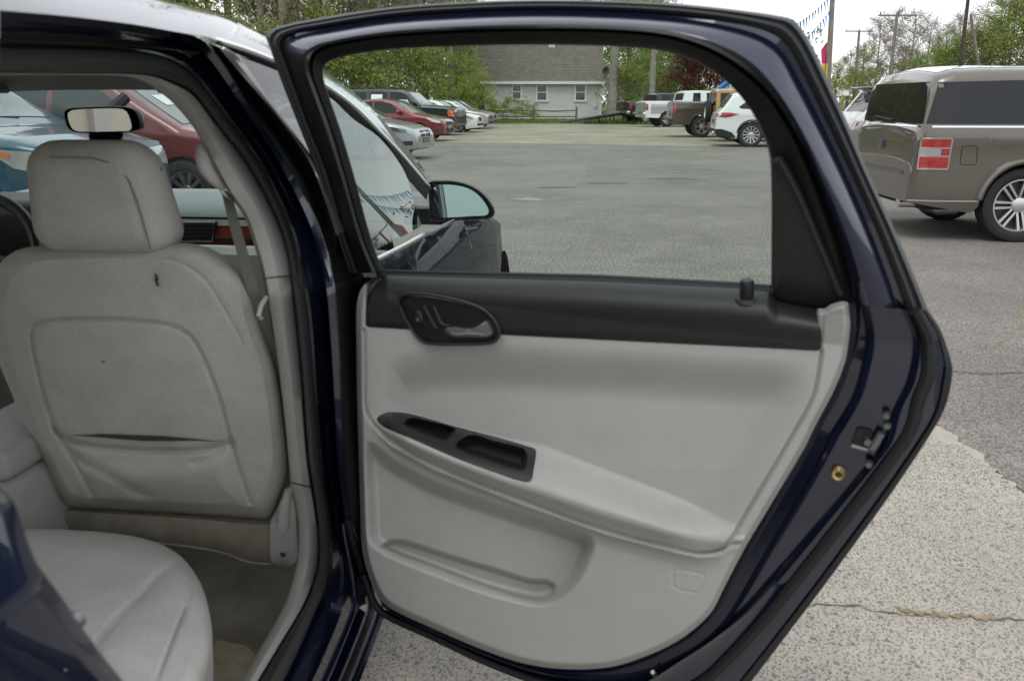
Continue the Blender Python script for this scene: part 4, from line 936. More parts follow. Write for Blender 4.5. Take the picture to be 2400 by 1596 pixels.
def plant(kind, args, x, y, sc, rz, label, name='broadleaf_tree', cat='tree', group=None, z=0):
    if kind not in PROTO:
        tb, lv, lf_, lm, bm_ = tree_mesh(**args)
        me1 = bpy.data.meshes.new(kind + '_wood'); me1.from_pydata([tuple(v) for v in tb.v], [], tb.f); me1.materials.append(MATS[bm_]); smooth_mesh(me1, 60)
        me2 = bpy.data.meshes.new(kind + '_leaves'); me2.from_pydata([tuple(v) for v in lv], [], lf_); me2.materials.append(MATS[lm])
        PROTO[kind] = (me1, me2)
    e = empty(name, (x, y, z), rz); e.scale = (sc, sc, sc); tag(e, label, cat, group)
    for nm, me in (('trunk', PROTO[kind][0]), ('crown', PROTO[kind][1])):
        o = bpy.data.objects.new(nm, me); COL.objects.link(o); o.parent = e
    return e
K = dict(
    spring=dict(seed=1, H=13, r0=.22, crown0=.18, spread=4.2, nleaf=5600, lsz=.12, nl=16, lm='leaf_spring', twig=350),
    green=dict(seed=2, H=11, r0=.20, crown0=.10, spread=4.4, nleaf=7200, lsz=.135, nl=17, lm='leaf_green'),
    bare=dict(seed=3, H=15, r0=.24, crown0=.25, spread=4.6, nleaf=2600, lsz=.085, nl=22, lm='leaf_bud', bm_='bark_grey', twig=700),
    olive=dict(seed=4, H=13, r0=.21, crown0=.2, spread=4.0, nleaf=3600, lsz=.11, nl=16, lm='leaf_olive', twig=350),
    under=dict(seed=5, H=5.0, r0=.08, crown0=.08, spread=2.6, nleaf=4800, lsz=.105, nl=13, lm='leaf_spring', conic=.4, twig=160),
    red=dict(seed=6, H=6.0, r0=.14, crown0=.15, spread=3.0, nleaf=4600, lsz=.15, nl=14, lm='leaf_red', conic=.4),
    trunk=dict(seed=7, H=20, r0=.38, crown0=.45, spread=5.0, nleaf=2600, lsz=.17, nl=13, lm='leaf_spring', bm_='bark_grey'),
    shrub=dict(seed=8, H=3.0, r0=.04, crown0=.05, spread=1.5, nleaf=2200, lsz=.09, nl=11, lm='leaf_spring', conic=.3))
GW = 'woodland trees behind the left row'
def P(px, Y): return at_y(px, 239, Y).x
rt_ = random.Random(21)
kinds = ['spring', 'bare', 'trunk', 'olive', 'bare', 'trunk', 'green', 'olive']
LB = {'spring': 'yellow-green spring tree in the wood behind the left row', 'bare': 'nearly bare budding tree in the wood behind the left row', 'green': 'fresh green tree in the wood behind the left row', 'olive': 'brownish budding tree in the wood behind the left row', 'trunk': 'tall tree with a thick pale trunk in the wood behind the left row', 'under': 'low leafy tree at the edge of the wood behind the left row'}
i = 0
for Y, pxs_ in ((60, range(-780, 1080, 105)), (69, range(-740, 1120, 84)), (80, range(-100, 1140, 74))):
    for px in pxs_:
        k = kinds[(i * 5 + int(Y)) % 8]; i += 1
        plant(k, K[k], P(px + rt_.uniform(-28, 28), Y), Y + rt_.uniform(-2.5, 2.5), rt_.uniform(.85, 1.15), rt_.uniform(0, 6.28), LB[k], group=GW)
for px in list(range(560, 1060, 84)) + [-40, 80, 200]:
    plant('under', K['under'], P(px + rt_.uniform(-20, 20), 55), 55 + rt_.uniform(-2, 3), rt_.uniform(.85, 1.25), rt_.uniform(0, 6.28), LB['under'], name='understorey_tree', group=GW)
plant('trunk', K['trunk'], P(1057, 60), 60, .62, 1.0, 'grey trunk standing beside the champagne sedan at the wood edge'); plant('trunk', K['trunk'], P(1036, 61), 61, .72, 2.0, 'dark trunk rising behind the low white sedan')
# beside and behind the house
plant('trunk', K['trunk'], P(1434, 63), 63, 1.0, .4, 'massive grey trunk at the right corner of the grey house')
plant('trunk', K['trunk'], P(1530, 62), 62, .70, 2.6, 'big trunk with a low bent limb behind the black pickup')
for px, Y, k, lb in ((1470, 74, 'green', 'fresh green tree between the two big trunks'), (1500, 84, 'spring', 'yellow-green tree behind the white house'), (1580, 78, 'under', 'yellow-green tree between the big trunk and the red maple'), (1660, 82, 'olive', 'brownish tree behind the red maple'), (1720, 76, 'spring', 'yellow-green tree behind the lift boom'), (1790, 84, 'spring', 'yellow-green tree behind the white suv'), (1400, 82, 'olive', 'brownish tree behind the house ridge'), (1540, 90, 'bare', 'nearly bare tree behind the white house'), (1690, 92, 'bare', 'nearly bare tree far behind the lift boom'), (1620, 92, 'green', 'green tree far behind the red maple')):
    plant(k, K[k], P(px, Y), Y, rt_.uniform(.8, 1.0) * (.62 if px > 1600 else 1.25 if k == 'under' else 1), rt_.uniform(0, 6.28), lb)
plant('red', K['red'], P(1625, 66), 66, .85, 1.1, 'dark red maple behind the brown pickup', name='red_maple')
plant('under', K['under'], P(1475, 64), 64, .8, 2.1, 'leafy young tree beside the house corner trunk'); plant('under', K['under'], P(1570, 68), 68, .7, .1, 'leafy young tree behind the white pickup')
# shrubs before the house
for px, Y, sc, lb in ((1085, 60, 1.25, 'tall loose shrub covering the left end of the grey house'), (1112, 58, .9, 'loose yellow-green shrub beside the champagne sedan'), (1150, 63, .45, 'small round shrub under the siding near the house corner'), (1188, 61, .48, 'loose shrub below the first house window'), (1225, 60, .42, 'low bush left of the rail fence'), (1245, 61, .35, 'small weed bush at the fence post'), (1060, 62, 1.6, 'big yellow-green shrub at the wood edge')):
    plant('shrub', K['shrub'], P(px, Y), Y, sc, rt_.uniform(0, 6.28), lb, name='shrub', cat='shrub')
# far trees along the road on the right
GR_ = 'trees along the far road'
LR = {'bare': 'tall nearly bare tree against the sky along the far road', 'spring': 'yellow-green tree along the far road', 'olive': 'brownish tree along the far road', 'green': 'bright green tree along the far road'}
for px, Y, k, sc in ((1955, 110, 'spring', .45), (1985, 118, 'olive', .58), (2015, 112, 'spring', .62), (2045, 122, 'bare', .80), (2080, 116, 'bare', .84), (2110, 120, 'olive', .66), (2125, 112, 'bare', .78), (2160, 116, 'bare', .76), (2185, 100, 'spring', .50), (2200, 112, 'bare', .70), (2235, 108, 'bare', .74), (2265, 112, 'bare', .78), (2150, 92, 'green', .52), (2190, 86, 'spring', .50), (2230, 84, 'green', .62), (2270, 84, 'olive', .60), (2310, 84, 'green', .80), (2350, 80, 'spring', .80), (2395, 82, 'green', 1.0), (2440, 80, 'olive', .9), (2340, 96, 'bare', .95), (2400, 92, 'bare', 1.0), (2480, 84, 'spring', 1.0), (2550, 84, 'green', 1.0), (2640, 80, 'spring', 1.0), (2760, 78, 'green', 1.0), (2000, 96, 'spring', .34), (2035, 94, 'spring', .36), (2070, 96, 'olive', .40), (2110, 96, 'spring', .42)):
    plant(k, K[k], P(px, Y), Y, sc, rt_.uniform(0, 6.28), LR[k], group=GR_)
# far wood that closes the view between the trunks
def wood(name, x0, x1, y0, y1, h, n, sz, m_, seed):
    rs = random.Random(seed); v, f = [], []
    for _ in range(n):
        p = Vector((rs.uniform(x0, x1), rs.uniform(y0, y1), h * rs.random() ** 1.5)); nn = Vector((rs.gauss(0, 1), rs.gauss(0, 1), rs.gauss(0, 1))).normalized(); u = nn.orthogonal().normalized() * sz * rs.uniform(.5, 1.4); w_ = nn.cross(u).normalized() * sz * .5; b = len(v)
        v += [p - u, p + w_, p + u, p - w_]; f.append((b, b + 1, b + 2, b + 3))
    o = mesh_obj(name, v, f, m_, smooth=0); o['kind'] = 'stuff'; o['label'] = 'hazy far wood closing the view between the trunks'; o['category'] = 'wood'; return o
wood('far_wood', -95, 34, 96, 108, 9, 20000, .30, 'leaf_olive', 5)
wood('far_roadside_wood', 34, 150, 118, 135, 5.0, 14000, .34, 'leaf_spring', 6)
# grass along the house and the gravel's edge
def grass(name, pts_, n, h, label):
    rs = random.Random(9); v, f = [], []
    xs_ = [p[0] for p in pts_]; ys_ = [p[1] for p in pts_]; k = 0
    while k < n:
        x, y = rs.uniform(min(xs_), max(xs_)), rs.uniform(min(ys_), max(ys_))
        if not bool(pin(np.array([x]), np.array([y]), pts_)[0]): continue
        k += 1; a = rs.uniform(0, 6.28); w_ = h * .22; hh = h * rs.uniform(.4, 1.3); b = len(v)
        v += [(x - math.cos(a) * w_, y - math.sin(a) * w_, -.01), (x + math.cos(a) * w_, y + math.sin(a) * w_, -.01), (x + rs.uniform(-.1, .1), y + rs.uniform(-.1, .1), hh)]; f.append((b, b + 1, b + 2))
    o = mesh_obj(name, v, f, 'leaf_green', smooth=0); o['kind'] = 'stuff'; o['label'] = label; o['category'] = 'grass'
grass('verge_grass', [(-5, 57.5), (3, 58.5), (9, 55), (17, 50), (20, 58), (12, 66), (-5, 66)], 9000, .22, 'rough grass between the gravel and the grey house')

# the dealer's cream building to the left of the sedan, outside the frame but seen in its rear-view mirror
mat('cream_wall', (.52, .47, .37), rough=.8, var=.05, vscale=.8); mat('grey_door', (.30, .30, .29), rough=.7); mat('cream_trim', (.44, .42, .38), rough=.7)
db = empty('sales_building', (-9.5, -7.5, 0)); tag(db, 'cream sales building with white trim reflected in the sedan mirror', 'building')
b = MB(); b.box((-11.5, -7.5, 1.9), (7, 19, 3.8)); b.build('wall', 'cream_wall', db, smooth=0)
b = MB(); b.box((-11.4, -7.5, 3.9), (7.8, 19.8, .22)); b.build('roof', 'trim_white', db, smooth=0)
for y in (-15, -11, -7, -3, 1):
    b = MB(); b.box((-7.96, y, 1.8), (.12, .35, 3.5)); b.build('pilaster', 'cream_trim', db, smooth=0)
for y in (-13, -5):
    b = MB(); b.box((-7.97, y, 1.35), (.06, 2.6, 2.7)); b.build('garage_door', 'grey_door', db, smooth=0)
# ================================================================== the dark blue sedan with its rear door open
CA = R(5.5)
DD = Vector((math.sin(CA), math.cos(CA), 0)); RR = Vector((math.cos(CA), -math.sin(CA), 0))
HP = Vector((-0.295, 1.69, 0))                         # foot of the rear door's hinge line
CW = 0.85                                              # hinge line to centre line
def CAR(s, l, z): return HP + DD * s - RR * l + Vector((0, 0, z))
def car_plane(px, py, ns, nl, nz, c):
    """ray hits plane ns*s + nl*l + nz*z = c in car space"""
    r = Vector(ray(px, py)); o = Vector((0, 0, CH)) - HP
    so, lo, zo = o.dot(DD), -o.dot(RR), CH
    sr, lr, zr = r.dot(DD), -r.dot(RR), r.z
    t = (c - (ns * so + nl * lo + nz * zo)) / (ns * sr + nl * lr + nz * zr)
    return Vector((0, 0, CH)) + r * t
TUM, ZB = 0.42, 1.03
def side(px, py, l0):
    p = car_plane(px, py, 0, 1, -TUM, l0 - TUM * ZB)
    if p.z < ZB: p = car_plane(px, py, 0, 1, 0, l0)
    return p
def lskin(z):
    return float(np.interp(z, [.2, .27, .4, .55, .7, .85, .95, 1.03, 1.1, 2], [.02, 0, -.05, -.08, -.088, -.078, -.06, -.03, -.0006, .377]))
car = empty('blue_sedan', tuple(HP - RR * CW), -CA)
tag(car, 'dark blue sedan with its grey rear door swung wide open', 'car')

# ---- body aperture round the rear door: lines traced from the inside out, each on its own depth
T_i = [(0, 176), (150, 176), (300, 180), (345, 196), (383, 222), (420, 258), (460, 310), (500, 390), (535, 455), (574, 511), (597, 580), (616, 653), (627, 714), (650, 863), (662, 959), (677, 1097), (681, 1135), (690, 1170), (698, 1229), (698, 1298), (687, 1355), (664, 1420), (611, 1515), (565, 1596), (520, 1672), (470, 1760)]
T_o = [(0, 172), (150, 173), (300, 174), (367, 180), (420, 200), (447, 212), (480, 250), (520, 305), (567, 365), (610, 435), (650, 515), (672, 580), (683, 647), (696, 760), (708, 882), (723, 1074), (733, 1141), (745, 1220), (748, 1267), (747, 1320), (737, 1362), (718, 1412), (649, 1527), (607, 1596), (560, 1672), (508, 1760)]
S_o = [(0, 105), (150, 108), (260, 113), (344, 122), (400, 138), (440, 162), (470, 193), (500, 232), (560, 312), (612, 385), (660, 480), (690, 560), (706, 640), (723, 740), (734, 882), (750, 1074), (760, 1150), (770, 1220), (773, 1267), (771, 1330), (762, 1380), (748, 1412), (698, 1527), (664, 1596), (620, 1672), (572, 1760)]
J_o = [(0, 25), (150, 38), (306, 57), (421, 77), (470, 92), (505, 125), (540, 175), (590, 255), (652, 350), (705, 440), (752, 540), (780, 640), (792, 760), (800, 900), (806, 1050), (815, 1150), (836, 1250), (875, 1340), (906, 1410), (898, 1450), (880, 1500), (843, 1596), (812, 1672), (775, 1760)]
def lines(specs, n, hit):
    return [[hit(p[0], p[1], o) for p in crom(L, n)] for L, o in specs]
def blend(A, B, t):
    a = crom(A, 90); b = crom(B, 90)
    return [tuple(x) for x in a * (1 - t) + b * t]
N = 150
mb = MB(); mb.grid(lines([(T_i, .215), (blend(T_i, T_o, .12), .155), (blend(T_i, T_o, .5), .128), (blend(T_i, T_o, .88), .118), (T_o, .128)], N, side))
trim = mb.build('door_aperture_trim', 'grey_trim', car)
trim['label'] = 'light grey plastic trim of the centre pillar and sill'
for a, b in (((616, 653), (683, 646)), ((681, 1130), (733, 1143))):
    mb = MB(); q = [side(a[0] + (b[0] - a[0]) * t, a[1] + (b[1] - a[1]) * t, .1165) for t in np.linspace(.03, .97, 8)]
    mb.tube(q, .0016, 6); mb.build('trim_joint', 'dark_gap', trim)
mb = MB(); mb.grid(lines([(T_o, .130), (blend(T_o, S_o, .12), .095), (blend(T_o, S_o, .45), .074), (blend(T_o, S_o, .8), .078), (S_o, .105)], N, side))
mb.build('aperture_seal', 'seal_rubber', car)
mb = MB(); mb.grid(lines([(S_o, .112), (blend(S_o, J_o, .10), .098), (blend(S_o, J_o, .30), .085), (blend(S_o, J_o, .38), .072), (blend(S_o, J_o, .62), .070), (blend(S_o, J_o, .72), .052), (blend(S_o, J_o, .95), .040), (J_o, .030)], N, side))
mb.build('pillar_and_sill', 'blue_paint', car)
# sill: two pinch lines and a rubber strip lying along it
for t, r_, m_ in ((.56, .004, 'blue_paint'), (.80, .008, 'rubber'), (.93, .006, 'rubber')):
    q = blend(S_o, J_o, t)[66:]
    mb = MB(); mb.tube([side(p[0], p[1], .072 - .03 * t) for p in crom(q, 30)], r_, 6); mb.build('sill_strip', m_, car)
mb = MB(); mb.add([side(*p, .036) for p in ((842, 1424), (850, 1417), (864, 1414), (857, 1434))], [(0, 1, 2, 3)]); mb.build('sill_tape', 'white_paint', car, fixn=False)
# black seal strip of the pillar between the painted flange and the front door
F_l = [(513, 112), (574, 184), (650, 275), (727, 383), (765, 478), (788, 552)]
F_r = [(562, 134), (612, 205), (662, 275), (738, 379), (785, 470), (812, 540)]
JB = [(486, 100), (505, 125), (540, 175), (590, 255), (652, 350), (705, 440), (752, 540), (780, 640), (792, 760)]
mb = MB(); mb.grid(lines([(JB, .034), (blend(JB, F_l, .5), .05), (F_l, .012)], 40, side)); mb.build('pillar_seal', 'rubber', car)

# hinge face of the pillar, between the flange and the door's front edge
HA = [(752, 540), (780, 640), (792, 760), (800, 900), (806, 1050), (815, 1150), (836, 1250), (870, 1335)]
HB = [(800, 520), (850, 640), (872, 760), (880, 900), (884, 1050), (890, 1150), (902, 1250), (925, 1360)]
mb = MB(); mb.grid(lines([(HA, .036), (blend(HA, HB, .3), .030), (HB, .030)], 40, side)); mb.build('hinge_pillar', 'black_trim', car)
# ---- front door: appliqué, glass, chrome and skin
fd = empty('front_door', parent=car)
mb = MB(); mb.grid(lines([(F_l, -.016), (blend(F_l, F_r, .5), -.022), (F_r, -.020)], 40, side)); mb.build('pillar_cover', 'pillar_sky_sheen', fd)
GT = [(562, 134), (640, 163), (700, 190), (774, 230), (827, 279), (891, 325), (937, 384), (955, 419), (970, 475), (988, 530)]
GR = [(562, 134), (662, 275), (738, 379), (795, 490), (835, 565), (858, 597), (891, 580), (940, 556), (988, 530)]
gp = [side(p[0], p[1], -.012) for p in GT]; gq = [side(p[0], p[1], -.012) for p in GR]
mb = MB(); mb.grid([[side(*p, -.012) for p in crom(GT, 40)], [side(*p, -.012) for p in crom(GR, 40)]])
mb.build('window_glass', 'front_glass', fd)
CH_ = [(500, 90), (575, 113), (647, 141), (700, 166), (761, 197), (828, 246), (880, 297), (930, 348), (970, 394), (1006, 437)]
mb = MB(); mb.tube([side(p[0], p[1] + 4, -.006) for p in crom(CH_, 60)], .0065, 8); mb.build('chrome_strip', 'chrome', fd)
c2 = crom(CH_, 60); g2 = crom([(545, 122)] + GT[1:8] + [(1000, 470)], 60)
mb = MB(); mb.grid([[side(p[0], p[1] + 8, -.008) for p in c2], [side(*((c2[i] + g2[i]) / 2), -.016) for i in range(60)], [side(*g2[i], -.010) for i in range(60)]])
mb.build('window_frame', 'frame_black', fd)
# roof edge and A-pillar: from the chrome strip up to the skyline of the roof
RS = [(-150, -120), (0, -92), (200, -45), (386, 0), (516, 34), (612, 80), (690, 124), (756, 167), (802, 202), (853, 246), (891, 281), (955, 358), (1009, 432)]
RL = [(-150, 12), (0, 25), (150, 38), (306, 57), (421, 77), (500, 90), (575, 113), (647, 141), (700, 166), (761, 197), (828, 246), (880, 297), (930, 348), (970, 394), (1006, 437)]
def roof_edge(i, n):
    return float(np.interp(i / n, [0, .45, .62, 1], [.10, .10, .075, .045]))
ra = crom(RL, 80); rb = crom(RS, 80)
e0 = [side(*ra[i], 0.0) for i in range(80)]
e2 = [side(*rb[i], roof_edge(i, 79)) for i in range(80)]
e1 = [(e0[i] + e2[i]) / 2 - RR * (-.012) + Vector((0, 0, .010)) for i in range(80)]
def mirror_pt(p):
    q = p - HP; l = -q.dot(RR); return p - RR * (2 * (CW - l))
rows = [e0, e1, e2]
for k in range(1, 12):
    t = k / 12
    row = []
    for i in range(80):
        a, b = e2[i], mirror_pt(e2[i]); q = a.lerp(b, t)
        q.z += .030 * 4 * t * (1 - t) * (1 - sstep(20, 43, i)); row.append(q)
    rows.append(row)
m2 = [mirror_pt(p) for p in e2]; m1 = [mirror_pt(p) for p in e1]; m0 = [mirror_pt(p) for p in e0]
def s_of(p): return (p - HP).dot(DD)
ext = []
for row in rows + [m2, m1, m0]:                         # carry the roof back to the rear window
    a = row[0]; d_ = s_of(a) + 1.13; ext.append([a - DD * d_ * t - Vector((0, 0, .035 * t * t)) for t in (1, .66, .33)])
nr = len(rows)
iw = 44                                                # station where the windshield header crosses
mb = MB(); mb.grid([x + list(r_[:iw]) for x, r_ in zip(ext, rows + [m2, m1, m0])]); mb.build('roof', 'blue_paint', car)
for sg in (0, 1):                                       # rear pillars, outside skin and inside trim
    fe_, re_ = [], []
    for t in np.linspace(0, 1, 12):
        z = 1.455 - .375 * t; l = -.02 + TUM * max(0, z - ZB) - .01
        sa = -.7
        while proj(CAR(sa, l - .02, z))[0] > -25 and sa > -1.25: sa -= .004
        fe_.append(CAR(sa, l, z)); re_.append(CAR(-1.13 - .64 * t, l + .03 + .02 * t, z - .01))
    for nm, off, m_ in (('rear_pillar', 0, 'blue_paint'), ('rear_pillar_trim', .07, 'grey_trim')):
        A_ = [p - RR * off for p in fe_]; B_ = [p - RR * off for p in re_]
        if sg: A_ = [mirror_pt(p) for p in A_]; B_ = [mirror_pt(p) for p in B_]
        b_ = MB(); b_.grid([A_, [a.lerp(c, .5) + RR * (.012 if not sg else -.012) for a, c in zip(A_, B_)], B_]); b_.build(nm, m_, car)
for A_, B_, C_ in ((e0, e1, e2), (m0, m1, m2)):
    mb = MB(); mb.grid([A_[iw - 1:], B_[iw - 1:], C_[iw - 1:]]); mb.build('windshield_pillar', 'blue_paint', car)
ws = []
for i in range(iw - 1, 80):
    a, b = e2[i] - RR * .01, m2[i] + RR * .01
    ws.append([a.lerp(b, t) + DD * (.10 * 4 * t * (1 - t) * (i - iw + 1) / 36) for t in np.linspace(0, 1, 13)])
mb = MB(); mb.grid(ws); mb.build('windshield', 'windshield_glass', car)
# outer skin: front door, then the wing up to the wheel arch
def skin(s, z, extra=0.0):
    f = float(np.interp(s, [0, .3, 1.0, 1.35, 1.7, 2.1, 2.5], [.012, .002, .002, .002, .008, .034, .13]))
    return CAR(s, lskin(z) + f + extra, z)
def belt(s): return float(np.interp(s, [-.3, 0, .5, 1.0, 1.4, 1.9, 2.5], [1.075, 1.06, 1.045, 1.02, .965, .90, .79]))
mb = MB(); ss = np.linspace(.03, 1.06, 24)
mb.grid([[skin(s, .28 + (belt(s) - .28) * t) for t in np.linspace(0, 1, 26)] for s in ss]); mb.build('outer_panel', 'blue_paint_dimmed', fd)
mb = MB(); mb.tube([skin(s, belt(s) + .004, .004) for s in np.linspace(.03, 1.02, 24)], .0055, 8); mb.build('belt_strip', 'chrome', fd)
mb = MB(); ss = np.linspace(1.065, 2.64, 60)
def low(s):
    d_ = abs(s - 2.02); return max(.28, (.34 + math.sqrt(.39 ** 2 - d_ * d_))) if d_ < .39 else .28
mb.grid([[skin(s, low(s) + (belt(s) - low(s)) * t) for t in np.linspace(0, 1, 22)] + [skin(s, belt(s), .03) + Vector((0, 0, .02)), skin(s, belt(s), .10) + Vector((0, 0, .035))] for s in ss]); mb.build('front_wing', 'blue_paint_dimmed', car)
mb = MB(); hs = np.linspace(1.12, 2.45, 20)
mb.grid([[CAR(s, l, belt(s) + .035 + .03 * math.sin(math.pi * (l - .0) / 1.7)) for l in np.linspace(.08, 1.62, 14)] for s in hs]); mb.build('bonnet', 'blue_paint_dimmed', car)
hp_ = [(2.26, .735), (2.34, .775), (2.46, .785), (2.60, .765), (2.62, .70), (2.50, .67), (2.36, .68)]
hq = [skin(p[0], p[1], -.004) for p in crom(hp_, 30, True)]
mb = MB(); mb.add([skin(2.45, .725, -.016)] + hq, [(0, i + 1, (i + 1) % 30 + 1) for i in range(30)]); mb.build('headlight', 'lamp_clear', car)
fw = MB(); T = Matrix.Translation(CAR(2.02, .10, .33)) @ Matrix.Rotation(-CA + math.pi / 2, 4, 'Z')
fw.lathe([(.19, .09), (.30, .10), (.33, .07), (.33, -.07), (.30, -.10), (.19, -.09)], T, 28); fwo = fw.build('wheel', 'tyre', car)
rm = MB(); rm.lathe([(.01, -.07), (.12, -.06), (.18, -.085), (.195, -.09), (.195, .02)], T, 28); rm.build('rim', 'rim_silver', fwo)
mb = MB(); mb.grid([[CAR(2.02 + .41 * math.cos(a), l, .34 + .41 * math.sin(a)) for a in np.linspace(0, math.pi, 20)] for l in (-.06, .3)]); mb.build('wheel_arch_liner', 'rubber', car)

# ---- exterior mirror
mo = [(1004, 428), (1030, 424), (1065, 425), (1100, 434), (1130, 452), (1152, 478), (1160, 500), (1152, 512), (1120, 515), (1060, 518), (1012, 519), (1005, 515), (1006, 490), (1004, 460)]
mg_ = [(1018, 436), (1040, 433), (1070, 435), (1098, 442), (1122, 458), (1140, 480), (1147, 497), (1141, 505), (1110, 507), (1060, 510), (1020, 511), (1014, 505), (1016, 475)]
MY = 2.66
om = MB(); oc = crom(mo, 48, True)
ring = lambda dy, k: [at_y(*(np.array([1075, 470]) + (p - np.array([1075, 470])) * k), MY) + Vector((0, dy, 0)) for p in oc]
om.grid([ring(.004, .94), ring(-.004, .96), ring(-.006, .985), ring(.0, 1.0), ring(.03, 1.0), ring(.07, .93), ring(.105, .75), ring(.125, .42), ring(.13, .05)], close=True)
mir = om.build('side_mirror', 'black_trim', car)
gm = MB(); gc = [at_y(*p, MY) + Vector((0, .0015, 0)) for p in crom(mg_, 40, True)]
# the mirror's own plane is turned a little towards the driver and tilted
cen = sum(gc, Vector()) / len(gc)
gc = [cen + Matrix.Rotation(R(-8), 3, 'X') @ (p - cen) * .985 for p in gc]
gm.add([cen] + gc, [(0, i + 1, (i + 1) % 40 + 1) for i in range(40)]); gm.build('mirror_glass', 'side_mirror_glass', mir)
ft = MB(); ft.box((0, 0, 0), (1, 1, 1), M=Matrix.Translation(at_y(1000, 505, MY + .06)) @ Matrix.Rotation(-CA, 4, 'Z') @ Matrix.Diagonal((.13, .07, .05, 1))); ft.build('mirror_arm', 'black_trim', mir)

# ---- cabin: headliner, floor, far side, dash
def hl(s, l): return 1.462 + .022 * (1 - ((l - CW) / .62) ** 2) - .21 * max(0, s - .25) - .04 * max(0, -s - .3)
mb = MB(); mb.grid([[CAR(s, l, hl(s, l)) for l in np.linspace(.24, 1.46, 16)] for s in np.linspace(-1.2, .60, 20)]); mb.build('headliner', 'headliner', car)
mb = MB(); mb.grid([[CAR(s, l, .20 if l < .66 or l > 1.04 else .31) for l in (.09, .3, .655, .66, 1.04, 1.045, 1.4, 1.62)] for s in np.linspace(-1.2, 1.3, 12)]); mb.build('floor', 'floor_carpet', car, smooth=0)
mb = MB(); mb.grid([[CAR(s, l, z) for l, z in ((1.62, .2), (1.60, .6), (1.58, .95), (1.64, 1.04), (1.68, 1.04))] for s in np.linspace(-1.2, 1.3, 8)]); mb.build('far_side_panel', 'grey_vinyl', car)
for s0, s1 in ((-.12, .02),):
    mb = MB(); mb.grid([[CAR(s + (0), l, z) for l, z in ((1.63, 1.03), (1.56, 1.2), (1.45, 1.47))] for s in (s0, s1)]); mb.build('far_pillar_trim', 'grey_trim', car)
mb = MB(); mb.grid([[CAR(-1.15, l, z) for l in (.1, .85, 1.6)] for z in (.2, .6, 1.05)]); mb.build('seat_bulkhead', 'seat_fabric', car)
# dash: pad, dark seam, light strip, wood with vent, glove box
def dash(prof, l0, l1, name, m_, parent, n=12):
    b = MB(); b.grid([[CAR(s - .05 * (2 * (l - CW) / 1.4) ** 2, l, z) for l in np.linspace(l0, l1, n)] for s, z in prof]); return b.build(name, m_, parent)
da = empty('dashboard', parent=car)
def dz(py, s, l=.45):
    """height of a photo row on the dash face at depth s"""
    return car_plane(470, py, 1, 0, 0, s).z
z0, z1, z2, z3, z4 = dz(460, 1.20), dz(507, .80), dz(528, .81), dz(573, .82), dz(640, .80)
dash([(1.35, z0 + .01), (1.15, z0 + .006), (.95, z1 + .035), (.86, z1 + .022), (.82, z1 + .004), (.815, z1 - .004)], .12, 1.58, 'dash_pad', 'dash_pad', da)
dash([(.83, z1 - .003), (.83, z1 - .012)], .12, 1.58, 'seam', 'dark_gap', da)
dash([(.81, z1 - .011), (.81, z2)], .12, 1.58, 'light_strip', 'dash_light', da)
dash([(.815, z2), (.80, (z2 + z3) / 2), (.815, z3)], .12, 1.58, 'wood_strip', 'wood_trim', da)
dash([(.79, z3 - .002), (.77, z3 - .02), (.765, z4 - .10), (.80, z4 - .25), (.9, z4 - .5)], .12, 1.05, 'glove_box', 'dash_light', da)
vq = [car_plane(*p, 1, 0, 0, .785) for p in ((395, 521), (503, 521), (497, 566), (395, 566))]
mb = MB(); mb.add(vq + [p + DD * .03 for p in vq], [(0, 1, 2, 3), (0, 4, 5, 1), (1, 5, 6, 2), (2, 6, 7, 3), (3, 7, 4, 0)]); ve = mb.build('air_vent', 'black_trim', da, smooth=0)
for k in range(5):
    t = (k + .6) / 5; mb = MB(); mb.tube([vq[0].lerp(vq[3], t) - DD * .004, vq[1].lerp(vq[2], t) - DD * .004], .0018, 6); mb.build('slat', 'charcoal_plastic', ve)
mb = MB(); mb.tube(vq + [vq[0]], .0018, 6); mb.build('vent_frame', 'dash_light', ve)
# instrument hood and steering wheel on the far side
v, f = rbox(.52, .30, .20, .05, 4)
mb = MB(); mb.add([CAR(.80 + y, 1.22 - x, z0 - .16 + z) for x, y, z in v], f); mb.build('instrument_hood', 'black_trim', da)
sw = MB(); swc = CAR(.46, 1.21, .96); ex = RR; ey = (Vector((0, 0, 1)) * .90 + DD * .42).normalized()
sw.tube([swc + ex * (.19 * math.cos(a)) + ey * (.19 * math.sin(a)) for a in np.linspace(0, 2 * math.pi, 41)], .016, 8, caps=False)
swo = sw.build('steering_wheel', 'charcoal_plastic', car)
sp = MB()
for a in (0, math.pi, -math.pi / 2): sp.tube([swc, swc + ex * (.18 * math.cos(a)) + ey * (.18 * math.sin(a))], [.035, .014], 8)
sp.build('spoke', 'charcoal_plastic', swo)
mb = MB(); v, f = rbox(.2, .62, .30, .03, 3); mb.add([CAR(.18 + y, .86 - x, .30 + z) for x, y, z in v], f); co = mb.build('centre_console', 'grey_vinyl', car)
v, f = rbox(.2, .34, .075, .025, 3); mb = MB(); mb.add([CAR(.06 + y, .86 - x, .60 + z) for x, y, z in v], f); mb.build('armrest_lid', 'grey_vinyl', co)
